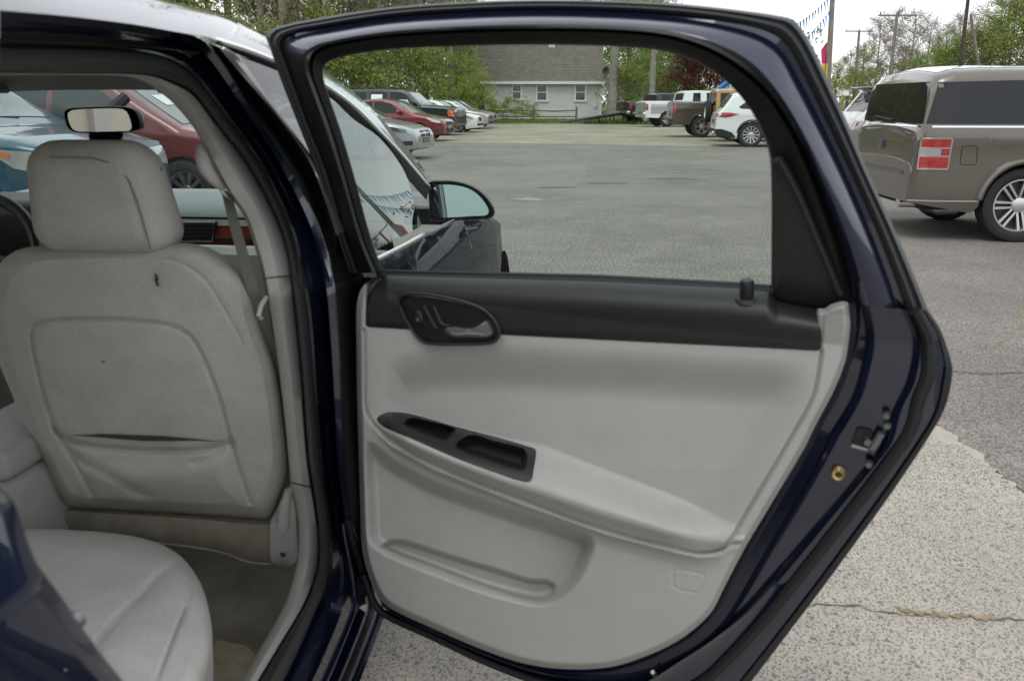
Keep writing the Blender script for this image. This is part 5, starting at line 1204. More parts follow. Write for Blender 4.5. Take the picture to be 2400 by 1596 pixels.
# rear-view mirror
rmc = car_plane(232, 283, 1, 0, 0, .60)
ro = [(150, 262), (162, 254), (200, 251), (260, 249), (305, 252), (322, 262), (331, 285), (333, 300), (325, 306), (280, 313), (200, 313), (172, 310), (158, 300), (152, 280)]
rg = [(159, 266), (170, 259), (210, 256), (270, 255), (293, 259), (304, 278), (307, 305), (280, 308), (200, 309), (174, 306), (163, 290)]
oc2 = [car_plane(*p, 1, .0, 0, .60) for p in crom(ro, 40, True)]; cc = sum(oc2, Vector()) / 40
om = MB(); om.grid([[cc.lerp(p, k) + DD * dy for p in oc2] for k, dy in ((.93, .004), (.97, -.004), (1, .002), (1, .012), (.8, .035), (.3, .05), (.02, .052))], close=True)
rv = om.build('rear_view_mirror', 'black_trim', car)
gc = [car_plane(*p, 1, .0, 0, .60) for p in crom(rg, 36, True)]; cc = sum(gc, Vector()) / 36
mb = MB(); mb.add([cc] + gc, [(0, i + 1, (i + 1) % 36 + 1) for i in range(36)]); mb.build('mirror_glass', 'mirror_glass', rv)
mb = MB(); mb.tube([cc + DD * .03 + Vector((0, 0, .01)), cc + DD * .09 + RR * .03 + Vector((0, 0, .06))], [.02, .016], 8); mb.tube([cc + DD * .02 - Vector((0, 0, .04)), cc + DD * .05 - Vector((0, 0, .06))], [.05, .03], 8); mb.build('mirror_stem', 'black_trim', rv)
# sun visors and grab handle
for l0 in (.42, 1.25):
    v, f = rbox(.36, .15, .018, .008, 2); mb = MB(); mb.add([CAR(.46 + y, l0 - x, hl(.46, l0) - .030 + z) for x, y, z in v], f); mb.build('sun_visor', 'headliner', car)

# ---- passenger seat seen from behind
PS = (.25, .145)                                      # back plane: s + .25 z = .145
def seat(px, py, off): return car_plane(px, py, 1, 0, PS[0], PS[1] - off)
sn = (-DD - Vector((0, 0, 1)) * PS[0]).normalized()
SO = [(237, 1195), (172, 1193), (149, 1183), (128, 1150), (103, 1097), (57, 997), (27, 921), (0, 856), (-18, 780), (-24, 700), (-12, 640), (12, 605), (57, 582), (150, 575), (300, 573), (417, 570), (459, 577), (516, 607), (566, 649), (591, 682), (606, 745), (627, 806), (646, 862), (662, 959), (674, 1060), (672, 1115), (655, 1170), (640, 1205), (622, 1218), (573, 1214), (382, 1202)]
S1 = [(126, 1001), (95, 900), (73, 798), (73, 779), (86, 760), (126, 752), (191, 748), (268, 749), (344, 755), (402, 764), (440, 783), (459, 806), (482, 852), (513, 932), (532, 1001), (542, 1038), (565, 1115), (588, 1183)]
S2 = [(130, 1008), (160, 1057), (206, 1141), (221, 1164), (244, 1178), (344, 1187), (480, 1191), (588, 1196)]
S3 = [(38, 601), (153, 599), (306, 603), (406, 611), (459, 638), (490, 668), (536, 745), (566, 800)]
S4 = [(130, 1006), (153, 1030), (191, 1043), (306, 1055), (440, 1057), (500, 1050), (542, 1036)]
S5 = [(160, 1045), (184, 1074), (237, 1103), (313, 1149), (345, 1160)]
S6 = [(542, 1046), (500, 1070), (455, 1086)]
so = crom(SO, 260, True); cpx = np.array([320, 900.])
rings = []
prof = [(t, .030 * (1 - t ** 2.6)) for t in np.linspace(.0, .90, 110)] + [(.925, -.002), (.95, -.010), (.97, -.021), (.985, -.034), (.995, -.052), (1.0, -.075)]
allv = []
pts = np.array([[cpx + (p - cpx) * max(t, .002) for p in so] for t, o in prof])
px_, py_ = pts[..., 0], pts[..., 1]
g = np.zeros(px_.shape)
for L, wd, dp in ((S1, 4.5, .008), (S2, 5, .007), (S3, 4, .003), (S4, 7, .012), (S5, 13, .009), (S6, 9, .005)):
    g += dp * np.exp(-(pdist(px_, py_, [tuple(q) for q in crom(L, 60)]) / wd) ** 2)
pk = np.array(S1[-4:] + [(580, 1190)] + S2[::-1] + [(130, 1010)])
g -= .016 * sstep(0, 60, sdist(px_, py_, [tuple(q) for q in [(130, 1012), (160, 1060), (206, 1141), (250, 1176), (578, 1192), (562, 1115), (540, 1044), (440, 1062), (306, 1060), (191, 1048)]]))
rows = [[seat(px_[i, k], py_[i, k], prof[i][1] - g[i, k]) for k in range(260)] for i in range(len(prof))]
# the bolster goes on forward from the outline
last = rows[-1]; cs = sum(last, Vector()) / 260
for k, dy in ((.985, .03), (.96, .06), (.91, .09), (.80, .11)):
    rows.append([cs.lerp(p, k) + DD * dy for p in last])
mb = MB(); mb.grid(rows, close=True)
st = empty('front_passenger_seat', parent=car)
mb.build('backrest', 'seat_fabric', st)
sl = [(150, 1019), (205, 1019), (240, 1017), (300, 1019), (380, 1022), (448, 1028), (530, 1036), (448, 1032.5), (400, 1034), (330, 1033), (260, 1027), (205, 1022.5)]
mb = MB(); mb.add([seat(*p, .0305) for p in sl], [tuple(range(len(sl)))]); mb.build('pocket_shade', 'stain_and_shade', st, fixn=False)  # flat dark patch painted as the shade inside the pocket slit
for pl in ([(361, 640), (368, 643), (372, 655), (369, 660), (374, 668), (370, 673), (365, 665), (362, 655), (364, 650)], [(234, 847), (244, 846), (249, 849), (240, 850)]):
    mb = MB(); mb.add([seat(*p, .0235 if p[1] < 800 else .031) for p in pl], [tuple(range(len(pl)))]); mb.build('fabric_scuff', 'stain_and_shade', st, fixn=False)
# headrest
v, f = rbox(.290, .130, .212, .056, 8, .82)
def hr(x, y, z):
    k = 1 - .0 * z
    yy = y * (1 + .0) + (.012 * (1 - (x / .145) ** 2) * (-1 if y < 0 else 1))
    return CAR(-.086 + yy - .03 * z / .2, .474 - x, 1.100 + z)
mb = MB(); mb.add([hr(*q) for q in v], f)
hro = mb.build('headrest', 'seat_fabric', st, smooth=60)
sm = MB(); sm.tube([hr(q[0] + .003, q[1] - .004, q[2] + .003) for q in ((.108, -.056, .012), (.106, -.0565, .05), (.100, -.0535, .10), (.090, -.050, .14), (.072, -.046, .168), (.03, -.048, .181), (-.05, -.047, .182))], .0016, 6); sm.build('seam', 'seam_dark', hro)
for x in (-.06, .06):
    mb = MB(); mb.tube([CAR(-.09, .482 - x, 1.06), CAR(-.09, .482 - x, 1.14)], .007, 8); mb.build('headrest_post', 'satin_metal', st)
# carpeted seat base, recliner cover
ka = [(112, 1232), (118, 1205), (150, 1190), (240, 1196), (380, 1203), (560, 1216), (632, 1220)]
kb = [(108, 1240), (200, 1262), (300, 1270), (430, 1283), (520, 1298), (580, 1320), (636, 1326)]
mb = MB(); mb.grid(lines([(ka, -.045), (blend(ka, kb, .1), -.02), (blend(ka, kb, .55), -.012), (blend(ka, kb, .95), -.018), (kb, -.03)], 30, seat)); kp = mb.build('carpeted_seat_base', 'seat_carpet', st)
mb = MB(); mb.tube([seat(p[0], p[1] - 4, -.014) for p in crom(kb, 30)], .003, 6); mb.build('carpet_binding', 'seat_carpet', kp)
ro_ = [(634, 1222), (648, 1216), (650, 1190), (668, 1160), (680, 1140), (694, 1170), (700, 1240), (698, 1320), (640, 1324), (632, 1270)]
rc = [seat(*p, -.005) for p in crom(ro_, 40, True)]; cc = sum(rc, Vector()) / 40
mb = MB(); mb.grid([[cc.lerp(p, k) - sn * dy for p in rc] for k, dy in ((.02, -.012), (.6, -.012), (.9, -.008), (1, .004), (1, .09))], close=True); rco = mb.build('recliner_cover', 'grey_trim', st)
mb = MB(); q = [seat(*p, -.004) for p in ((664, 1300), (664, 1270))]
mb.lathe([(.001, -.002), (.006, -.002), (.007, 0)], Matrix.Translation(seat(663, 1299, .008)) @ Matrix.Rotation(-CA, 4, 'Z'), 12); mb.build('screw_hole', 'dark_gap', rco)
mb = MB(); mb.tube([seat(*p, .004) for p in ((676, 1150), (668, 1190), (664, 1235))], [.008, .014, .016], 10); mb.build('recliner_boss', 'grey_trim', rco)

# seat belt with its ring and guide, on the centre pillar
sb = empty('seat_belt', parent=car)
bl = [(530, 448), (548, 520), (570, 600), (590, 670), (612, 730), (632, 800), (652, 880)]; bw = [11, 12, 12.5, 13, 12, 10, 6]
bl2 = crom([(x, y, w_) for (x, y), w_ in zip(bl, bw)], 30)
mb = MB(); mb.grid([[side(p[0] + p[2], p[1] - p[2] * .25, .185) for p in bl2], [side(p[0] - p[2], p[1] + p[2] * .25, .205) for p in bl2]]); mb.build('webbing', 'belt_webbing', sb)
mb = MB(); mb.tube([side(*p, .19) for p in ((513, 432), (517, 424), (526, 428), (536, 448), (545, 462), (540, 468), (530, 458), (519, 445), (513, 432))], .0042, 8); mb.build('belt_ring', 'chrome', sb)
mb = MB(); mb.tube([side(*p, .18) for p in crom([(470, 345), (480, 390), (500, 420), (522, 440)], 10)], [.008, .012, .014, .014, .014, .013, .012, .011, .010, .007], 10); mb.build('belt_anchor_cover', 'grey_trim', sb)
mb = MB(); mb.tube([side(*p, .165) for p in ((624, 698), (612, 716), (606, 740), (612, 746))], .0045, 8); mb.build('belt_guide', 'grey_trim', sb)

# ---- rear bench: cushion corner in front of the camera
RC = [(-320, 1250), (-120, 1236), (60, 1236), (150, 1240), (290, 1252), (370, 1272), (420, 1300), (455, 1340), (478, 1385), (492, 1440), (498, 1490), (497, 1520), (488, 1560), (470, 1610), (420, 1720), (200, 1900), (-200, 1900), (-420, 1600)]
RS1 = [(300, 1262), (370, 1283), (427, 1319), (446, 1336), (450, 1362), (439, 1412), (412, 1477), (366, 1596), (330, 1680)]
RS2 = [(424, 1319), (382, 1340), (344, 1382), (286, 1439), (248, 1481), (229, 1508), (215, 1540)]
rcp = crom(RC, 480, True); ccp = np.array([150., 1560.])
def cush(px, py, zz): return at_z(px, py, zz)
pr = [(t, .565 - .012 * t ** 3) for t in np.linspace(0, .86, 150)] + [(.90, .551), (.93, .546), (.955, .538), (.975, .527), (.99, .510), (.997, .492), (1.0, .470)]
pts = np.array([[ccp + (p - ccp) * max(t, .002) for p in rcp] for t, o in pr]); px_, py_ = pts[..., 0], pts[..., 1]
g = np.zeros(px_.shape)
for L, wd, dp in ((RS1, 6, .005), (RS2, 9, .009)):
    g += dp * np.exp(-(pdist(px_, py_, [tuple(q) for q in crom(L, 50)]) / wd) ** 2)
ri = pin(px_, py_, [(424, 1319), (382, 1340), (344, 1382), (286, 1439), (229, 1508), (180, 1600), (366, 1596), (412, 1477), (439, 1412), (450, 1362), (446, 1336)])
g -= .006 * sstep(0, 50, np.where(ri, pdist(px_, py_, RS2 + [(366, 1596)]), 0))
rows = [[cush(px_[i, k], py_[i, k], pr[i][1] - g[i, k]) for k in range(480)] for i in range(len(pr))]
last = rows[-1]; cs = sum(last, Vector()) / 480
for k, dy in ((.99, .05), (.97, .12), (.95, .26)): rows.append([cs.lerp(p, k) - Vector((0, 0, dy)) for p in last])
mb = MB(); mb.grid(rows, close=True); mb.build('rear_seat_cushion', 'seat_fabric_light', car)
# floor mat
fm_ = [(505, 1495), (545, 1502), (585, 1512), (640, 1600), (600, 1720), (470, 1720), (460, 1600), (495, 1540)]
fq = [at_z(*p, .222) for p in crom(fm_, 40, True)]; cc = sum(fq, Vector()) / 40
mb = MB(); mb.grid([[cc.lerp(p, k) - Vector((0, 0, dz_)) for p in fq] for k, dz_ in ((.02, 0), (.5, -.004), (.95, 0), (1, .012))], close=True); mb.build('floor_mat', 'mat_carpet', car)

# ---- rear quarter beside the camera, boot and rear roof
QE = [(-40, 1085), (0, 1149), (34, 1183), (72, 1290), (95, 1343), (153, 1420), (214, 1508), (282, 1596), (360, 1690)]
qe = crom(QE, 40)
e_ = [side(*p, -.045) for p in qe]
def back(p, ds, dl): return p - DD * ds - RR * dl
rows = [[back(p, -.035, .11) for p in e_], [back(p, -.028, .03) for p in e_], [back(p, -.014, .012) for p in e_], [back(p, -.004, .003) for p in e_], e_]
for ds in (.02, .1, .25, .45, .7, 1.0, 1.3):
    rows.append([back(p, ds, .03 * (ds / 1.3) ** 2 - .015 * math.sin(min(1, ds / .8) * math.pi)) for p in e_])
mb = MB(); mb.grid(rows); mb.build('rear_quarter', 'blue_paint', car)
gsk = MB(); gsk.tube([back(p, -.030, .06) for p in e_], .010, 8); gsk.build('quarter_seal', 'seal_rubber', car)
mb = MB(); mb.lathe([(.001, -.012), (.007, -.010), (.009, 0)], Matrix.Translation(side(178, 1452, -.03)), 10); mb.build('striker_bolt', 'latch_metal', car)
mb = MB(); mb.grid([[CAR(s, l, z) for l in np.linspace(.10, 1.60, 8)] for s, z in ((-1.75, 1.10), (-1.8, 1.115), (-2.1, 1.11), (-2.38, 1.07), (-2.42, .7), (-2.36, .35))]); mb.build('boot_lid', 'blue_paint', car)
mb = MB(); mb.grid([[CAR(s, .18 + (.9 - .18) * 0 + k * (CW * 2 - .36) / 6, z) for k in range(7)] for s, z in ((-1.08, 1.46), (-1.4, 1.30), (-1.75, 1.105))]); mb.build('rear_window', 'windshield_glass', car)
mb = MB(); mb.grid([[CAR(s, l, .165) for l in (.06, 1.64)] for s in (-2.35, 2.3)]); mb.build('underbody', 'rubber', car)
# ================================================================== the open rear door (a part of the sedan)
OA = R(70)
DU = (-DD * math.cos(OA) + RR * math.sin(OA)).normalized()
DN = (-RR * math.cos(OA) - DD * math.sin(OA)).normalized()      # inner face, towards the camera
def door(px, py, o):
    r = Vector(ray(px, py)); c = Vector((0, 0, CH)) - HP
    t = (o - DN.dot(c)) / DN.dot(r); z = CH + r.z * t
    if z > ZB:                                                  # the window frame leans in above the belt
        t = (o + TUM * (CH - ZB) - DN.dot(c)) / (DN.dot(r) - TUM * r.z)
    return Vector((0, 0, CH)) + r * t
dr = empty('rear_door', parent=car)
dr['label'] = 'open rear door with light grey inner panel and black window surround'
dW = [(900, 640), (870, 560), (835, 430), (800, 310), (770, 222), (757, 175), (763, 152), (800, 135), (900, 118), (1050, 110), (1250, 106), (1450, 111), (1560, 122), (1640, 150), (1700, 190), (1750, 245), (1785, 310), (1803, 365), (1808, 450), (1808, 560), (1807, 690)]
dR = [(885, 640), (852, 560), (815, 430), (780, 310), (748, 222), (730, 160), (742, 125), (790, 106), (900, 88), (1050, 77), (1250, 72), (1450, 76), (1570, 90), (1660, 120), (1735, 165), (1800, 225), (1850, 300), (1885, 370), (1915, 440), (1955, 545), (1982, 630), (2000, 712)]
dQ = [(840, 640), (812, 560), (765, 400), (722, 290), (690, 200), (668, 140), (658, 100), (685, 80), (740, 68), (916, 40), (1120, 26), (1270, 22), (1425, 25), (1578, 34), (1700, 50), (1800, 76), (1845, 108), (1885, 180), (1930, 270), (1985, 385), (2045, 520), (2098, 655), (2122, 727)]
dO = [(815, 640), (790, 560), (735, 385), (690, 270), (655, 180), (635, 120), (622, 80), (640, 68), (700, 52), (916, 18), (1120, 4), (1270, 0), (1425, 2), (1578, 9), (1730, 24), (1852, 43), (1868, 54), (1903, 107), (1939, 183), (1985, 285), (2036, 407), (2097, 539), (2153, 672), (2175, 727)]
# stations matched by hand so that corners stay corners
N = 170
mb = MB(); mb.grid(lines([(dW, -.016), (blend(dW, dR, .06), .006), (blend(dW, dR, .5), .014), (blend(dW, dR, .92), .020), (dR, .012)], N, door)); mb.build('window_channel', 'black_trim', dr)
mb = MB(); mb.grid(lines([(dR, .006), (blend(dR, dQ, .06), .026), (blend(dR, dQ, .16), .042), (blend(dR, dQ, .26), .048), (blend(dR, dQ, .32), .046), (blend(dR, dQ, .50), .0335), (blend(dR, dQ, .78), .014), (blend(dR, dQ, .86), .002), (dQ, -.002)], N, door)); mb.m = [1 if (i % (N - 1)) < 40 else 0 for i in range(len(mb.f))]; mb.build('frame', ['blue_paint', 'black_trim'], dr)
mb = MB(); mb.grid(lines([(dQ, -.004), (blend(dQ, dO, .12), .002), (blend(dQ, dO, .4), .004), (blend(dQ, dO, .62), -.010), (blend(dQ, dO, .8), -.008), (dO, -.024), (dO, -.055)], N, door)); mb.build('frame_seal', 'seal_rubber', dr)
mb = MB(); mb.grid(lines([(dW, -.016), (dW, -.055), (dO, -.05)], N, door)); mb.build('outer_frame', 'blue_paint', dr)
gl = [door(p[0], p[1], -.014) for p in crom(dW, 90)]
cc = door(1330, 400, -.014)
mb = MB(); mb.add([cc] + gl, [(0, i + 1, (i + 1) % 90 + 1) for i in range(90)]); mb.build('window_glass', 'door_glass', dr, smooth=0)

# jamb: painted metal between the panel and the edge, round the rear and under the panel
jL0 = [(1985, 705), (1992, 780), (1980, 848), (1955, 913), (1909, 1001), (1885, 1050), (1805, 1184), (1744, 1287), (1698, 1374), (1668, 1432), (1626, 1474), (1576, 1508), (1500, 1542), (1425, 1564), (1323, 1568), (1221, 1553), (1120, 1518), (1018, 1474), (916, 1427), (885, 1396), (860, 1335)]
jL1 = [(2025, 705), (2036, 787), (2030, 845), (2005, 935), (1951, 1022), (1939, 1050), (1863, 1195), (1800, 1300), (1748, 1390), (1705, 1455), (1655, 1505), (1595, 1540), (1510, 1578), (1425, 1592), (1323, 1588), (1221, 1566), (1120, 1529), (1018, 1484), (914, 1436), (882, 1403), (857, 1340)]
jL2 = [(2122, 727), (2150, 800), (2135, 894), (2097, 971), (2074, 1047), (2027, 1107), (1939, 1210), (1874, 1287), (1805, 1367), (1748, 1432), (1676, 1495), (1600, 1545), (1510, 1600), (1425, 1620), (1323, 1602), (1221, 1574), (1120, 1535), (1018, 1488), (912, 1440), (880, 1407), (855, 1342)]
jO = [(2175, 727), (2204, 773), (2229, 845), (2231, 885), (2214, 957), (2168, 1038), (2086, 1160), (2010, 1265), (1934, 1369), (1848, 1482), (1761, 1596), (1690, 1680), (1560, 1710), (1430, 1680), (1323, 1630), (1221, 1588), (1120, 1545), (1018, 1494), (910, 1444), (878, 1410), (853, 1345)]
def idx_lines(specs, k=8):
    """lines that share station numbers (no arc-length drift)"""
    out = []
    for L, o in specs: out.append([door(p[0], p[1], o) for p in stat(L, k)])
    return out
def stat(L, k):
    L = np.array(L, float); n = len(L); u = np.linspace(0, n - 1, (n - 1) * k + 1); q = []
    for x in u:
        i = min(int(x), n - 2); t = x - i
        p0, p1, p2, p3 = L[max(i - 1, 0)], L[i], L[i + 1], L[min(i + 2, n - 1)]
        m1, m2 = (p2 - p0) / 2, (p3 - p1) / 2
        q.append((2*t**3-3*t**2+1)*p1 + (t**3-2*t**2+t)*m1 + (-2*t**3+3*t**2)*p2 + (t**3-t**2)*m2)
    return q
def mixl(A, B, t): return [tuple(np.array(a) * (1 - t) + np.array(b) * t) for a, b in zip(A, B)]
mb = MB(); mb.grid(idx_lines([(jL0, .030), (mixl(jL0, jL1, .3), .010), (mixl(jL0, jL1, .8), .012), (jL1, .024), (mixl(jL1, jL2, .12), .014), (mixl(jL1, jL2, .5), .012), (mixl(jL1, jL2, .9), .010), (jL2, .022), (mixl(jL2, jO, .12), .008), (mixl(jL2, jO, .5), .002), (mixl(jL2, jO, .9), -.006), (jO, -.016), (jO, -.06)]))
mb.build('jamb', 'blue_paint', dr)
mb = MB(); q = stat(mixl(jL2, jO, .42), 8); mb.tube([door(p[0], p[1], .004) for p in q], .010, 8); mb.build('door_seal', 'rubber', dr)
mb = MB(); q = stat(mixl(jL2, jO, .86), 8); mb.grid([[door(p[0], p[1], -.002) for p in q], [door(p[0], p[1], -.010) for p in stat(jO, 8)]]); mb.build('edge_strip', 'rubber', dr)
# outer skin, seen only from beyond
sk = [door(p[0], p[1], -.058) for p in jO] + [door(836, 1100, -.058), door(832, 760, -.058), door(850, 650, -.058), door(1350, 655, -.058), door(1800, 672, -.058)]
cc = sum(sk, Vector()) / len(sk) - DN * .02
mb = MB(); mb.add([cc] + sk, [(0, i + 1, (i + 1) % len(sk) + 1) for i in range(len(sk))]); mb.build('outer_skin', 'blue_paint', dr)
le = [(862, 655), (845, 680), (836, 725), (837, 916), (843, 1120), (848, 1272), (860, 1337)]
mb = MB(); mb.grid([[door(p[0], p[1], .035) for p in crom(le, 30)], [door(p[0] - 3, p[1], .0) for p in crom(le, 30)], [door(p[0] - 2, p[1], -.058) for p in crom(le, 30)]]); mb.build('front_edge', 'rubber', dr)

# ---- inner panel as a relief over the photo grid
PT = [(835.5, 750), (837, 712), (846, 680), (862, 660), (884, 646), (905, 642), (1400, 655), (1720, 672), (1806, 681), (1820, 704), (1930, 724), (1950, 713), (1985, 708), (1990, 730), (1992.5, 760)]
PBm = [(835.5, 752), (837, 916), (843, 1120), (848, 1272), (860, 1333), (885, 1394), (916, 1425), (1018, 1473), (1120, 1517), (1221, 1552), (1323, 1567), (1425, 1563), (1500, 1542), (1576, 1508), (1626, 1474), (1668, 1432), (1698, 1374), (1744, 1287), (1805, 1184), (1885, 1050), (1909, 1001), (1955, 913), (1980, 848), (1991, 785), (1992.5, 762)]
def fx(L):
    q = crom(L, 500); o = np.argsort(q[:, 0], kind='stable'); return q[o, 0], q[o, 1]
ptx, pty = fx(PT); pbx, pby = fx(PBm)
out_poly = [tuple(p) for p in crom(PT, 120)] + [tuple(p) for p in crom(PBm, 200)[::-1]]
BL = [(850, 765), (852, 765), (975, 772), (1170, 783), (1500, 800), (1922, 821), (1930, 822)]
SB = [(850, 978), (865, 985), (882, 975), (915, 963), (961, 967), (1068, 998), (1183, 1026), (1274, 1042), (1374, 1082), (1565, 1155), (1715, 1222), (1760, 1246)]
SF = [(850, 984), (865, 992), (882, 992), (899, 1006), (961, 1034), (1068, 1080), (1183, 1122), (1251, 1142), (1400, 1191), (1560, 1240), (1690, 1266), (1760, 1268)]
SE = [(838, 950), (855, 962), (875, 994), (916, 1033), (1018, 1089), (1221, 1170), (1425, 1242), (1588, 1284), (1640, 1295), (1690, 1290), (1715, 1274), (1760, 1270)]
seam = crom([(853, 774), (854, 860), (856, 957), (875, 994), (916, 1033), (1018, 1089), (1221, 1170), (1425, 1242), (1588, 1284), (1640, 1295), (1690, 1286), (1720, 1252), (1751, 1201), (1883, 977), (1908, 925), (1918, 880), (1926, 824)], 160)
SEAM = [tuple(p) for p in seam]
RSEAM = [tuple(p) for p in crom([(1720, 1252), (1751, 1201), (1883, 977), (1908, 925), (1918, 880), (1926, 824), (1932, 735)], 40)]
REC = [(880, 1010), (900, 930), (935, 885), (1010, 862), (1150, 858), (1500, 878), (1900, 900), (2100, 900), (2100, 1700), (880, 1700)]
PKT = [(862, 1040), (930, 1085), (1030, 1136), (1200, 1196), (1350, 1243), (1380, 1258), (1390, 1280), (1377, 1317), (1360, 1351), (1339, 1378), (1305, 1405), (1270, 1416), (1241, 1414), (1139, 1388), (1037, 1351), (936, 1312), (885, 1285), (866, 1262), (860, 1180)]
SLOT = [(893, 1279), (915, 1268), (946, 1268), (976, 1276), (1071, 1307), (1173, 1337), (1241, 1358), (1282, 1361), (1302, 1373), (1301, 1386), (1292, 1399), (1268, 1407), (1224, 1402), (1139, 1375), (1037, 1337), (936, 1300)]
SLT = [tuple(p) for p in crom(SLOT, 80, True)]; PKP = [tuple(p) for p in crom(PKT, 120, True)]
SLU = [tuple(p) for p in crom([(893, 1280), (915, 1268), (946, 1268), (976, 1276), (1071, 1307), (1173, 1337), (1241, 1358), (1282, 1361), (1302, 1373)], 60)]
CVR = [(1578, 1336), (1600, 1335), (1648, 1345), (1654, 1354), (1640, 1380), (1630, 1388), (1592, 1382), (1577, 1372)]
def gx(L, x):
    a = np.array(L, float); return np.interp(x, a[:, 0], a[:, 1])
TR = [(880, 981), (892, 970), (915, 963), (961, 967), (1068, 997), (1183, 1027), (1240, 1044), (1256, 1050), (1259, 1062), (1254, 1095), (1247, 1126), (1232, 1131), (1183, 1117), (1068, 1075), (961, 1029), (899, 1003), (884, 990)]
def panel_h(x, y, tray=False):
    yb, y1, y2, y3 = gx(BL, x), gx(SB, x), gx(SF, x), gx(SE, x)
    h = np.full(x.shape, .072)
    # wall: leaves the band forward, dips under it, then rises very slowly towards the arm rest
    rec = sstep(-58, 62, sdist(x, y, REC)) * sstep(0, 120, pdist(x, y, RSEAM)) * sstep(850, 960, x)
    up = .074 - .034 * rec + .010 * np.clip((y - 900) / 200, 0, 1) * rec
    A = sstep(856, 960, x) * (1 - .75 * sstep(1560, 1735, x))
    t = np.clip((y - y1) / np.maximum(y2 - y1, 4), 0, 1)
    arm = up + A * (.118 - up) * (.45 * t + .55 * t * t * (3 - 2 * t))
    t2 = np.clip((y - y2) / np.maximum(y3 - y2, 4), 0, 1)
    arm = arm - A * .020 * sstep(0.15, 1, t2)
    lower = .076 - .004 * np.clip((y - y3) / 300, 0, 1) + .012 * A * (1 - sstep(0, 46, y - y3))
    k = sstep(-2, 7, y - y3) * (x < 1745)
    lower = lower + .010 * A * np.exp(-((y - y3 - 11) / 7.0) ** 2)
    h = np.where(y < y1, up, arm)
    h = h * (1 - k) + lower * k
    right = sstep(-3, 3, np.where(pin(x, y, RSEAM + [(2100, 735), (2100, 1252)]), pdist(x, y, RSEAM), -pdist(x, y, RSEAM)))
    h = h * (1 - right) + .078 * right
    sp_ = sdist(x, y, PKP)
    h = h - (.038 + .022 * sstep(1150, 1385, x)) * sstep(-8, 30, sp_) * (1 - .35 * sstep(1240, 1400, y) * 0)
    lipd = sdist(x, y, SLT)
    h = h - .020 * sstep(-1, 9, lipd) - .004 * np.exp(-(pdist(x, y, SLU) / 2.5) ** 2)
    h = h - .0065 * np.exp(-(pdist(x, y, SEAM) / 4.0) ** 2)
    h = h - .0016 * np.exp(-(pdist(x, y, CVR, True) / 1.8) ** 2)
    # a recess to seat the black band and the switch tray
    h = h - .075 * sstep(2, -8, y - yb) * sstep(856, 868, x) * (1 - sstep(1906, 1920, x))
    if tray: h = h - .070 * sstep(4, 12, sdist(x, y, TR))
    e = sdist(x, y, out_poly)
    h = h - .034 * (1 - sstep(0, 15, e)) ** 1.4
    return h
xs = np.concatenate([np.linspace(835.6, 862, 26), np.linspace(864, 1900, 400), np.linspace(1902, 1992.4, 44)])
tv = np.concatenate([np.linspace(0, .04, 8), np.linspace(.044, .955, 390), np.linspace(.958, 1, 12)])
ty, by = np.interp(xs, ptx, pty), np.interp(xs, pbx, pby)
by = np.maximum(by, ty + .5)
X = np.repeat(xs[:, None], len(tv), 1); Y = ty[:, None] + (by - ty)[:, None] * tv[None, :]
Hh = panel_h(X, Y, True)
mb = MB(); mb.grid([[door(X[i, j], Y[i, j], Hh[i, j]) for j in range(len(tv))] for i in range(len(xs))]); pn = mb.build('inner_panel', 'grey_vinyl', dr, smooth=60)

# black band along the top of the panel
bx = np.concatenate([np.linspace(853, 905, 22), np.linspace(910, 1800, 120), np.linspace(1803, 1928, 30)])
btop = np.interp(bx, *np.array([(853, 742), (856, 715), (865, 690), (882, 664), (905, 645), (1400, 658), (1720, 675), (1800, 683), (1812, 694), (1822, 706), (1930, 727)]).T)
bbot = gx(BL, bx)
tt = np.linspace(0, 1, 34)
def band_h(x, t):
    e = np.minimum((x - 852) / 14, (1930 - x) / 12); e = max(0, min(1, e))
    return .020 + .064 * (1 - (1 - min(1, t / .62)) ** 2) ** .8 * .95 - .006 * max(0, (t - .9) / .1) - .018 * (1 - e) ** 2
mb = MB(); mb.grid([[door(bx[i], btop[i] + (bbot[i] - btop[i]) * t, band_h(bx[i], t)) for t in tt] for i in range(len(bx))]); bd = mb.build('upper_band', 'charcoal_plastic', dr)
for dy, r_, o_ in ((-1, .0065, .004), (7, .005, .018)):
    mb = MB(); mb.tube([door(x, float(np.interp(x, [893, 1400, 1720, 1806], [640, 653, 671, 678])) + dy, o_) for x in np.linspace(893, 1806, 40)], r_, 8); mb.build('belt_weatherstrip', 'rubber', dr)

def slab(poly, o, th, m_, name, parent, bev=.0, n=48, smooth=True, hit=None, dome=0.0):
    """a shallow raised piece with the traced outline, rounded edge, real thickness"""
    hit = hit or door
    c2_ = crom(poly, n, True) if smooth else np.array(poly, float); n = len(c2_); cen = c2_.mean(0)
    if not isinstance(o, (int, float)): of = o
    else: of = lambda x, y: o
    rows = []
    for k, d_ in ((.02, dome), (.5, dome * .8), (1 - bev * 2.2, dome * .3 * 0), (1 - bev, -bev * .03 * 3), (1, -bev * .1 * 1.5 - .001), (1, -th)):
        rows.append([hit(*(cen + (p - cen) * k), of(*(cen + (p - cen) * k)) + d_) for p in c2_])
    b = MB(); b.grid(rows, close=True); return b.build(name, m_, parent)
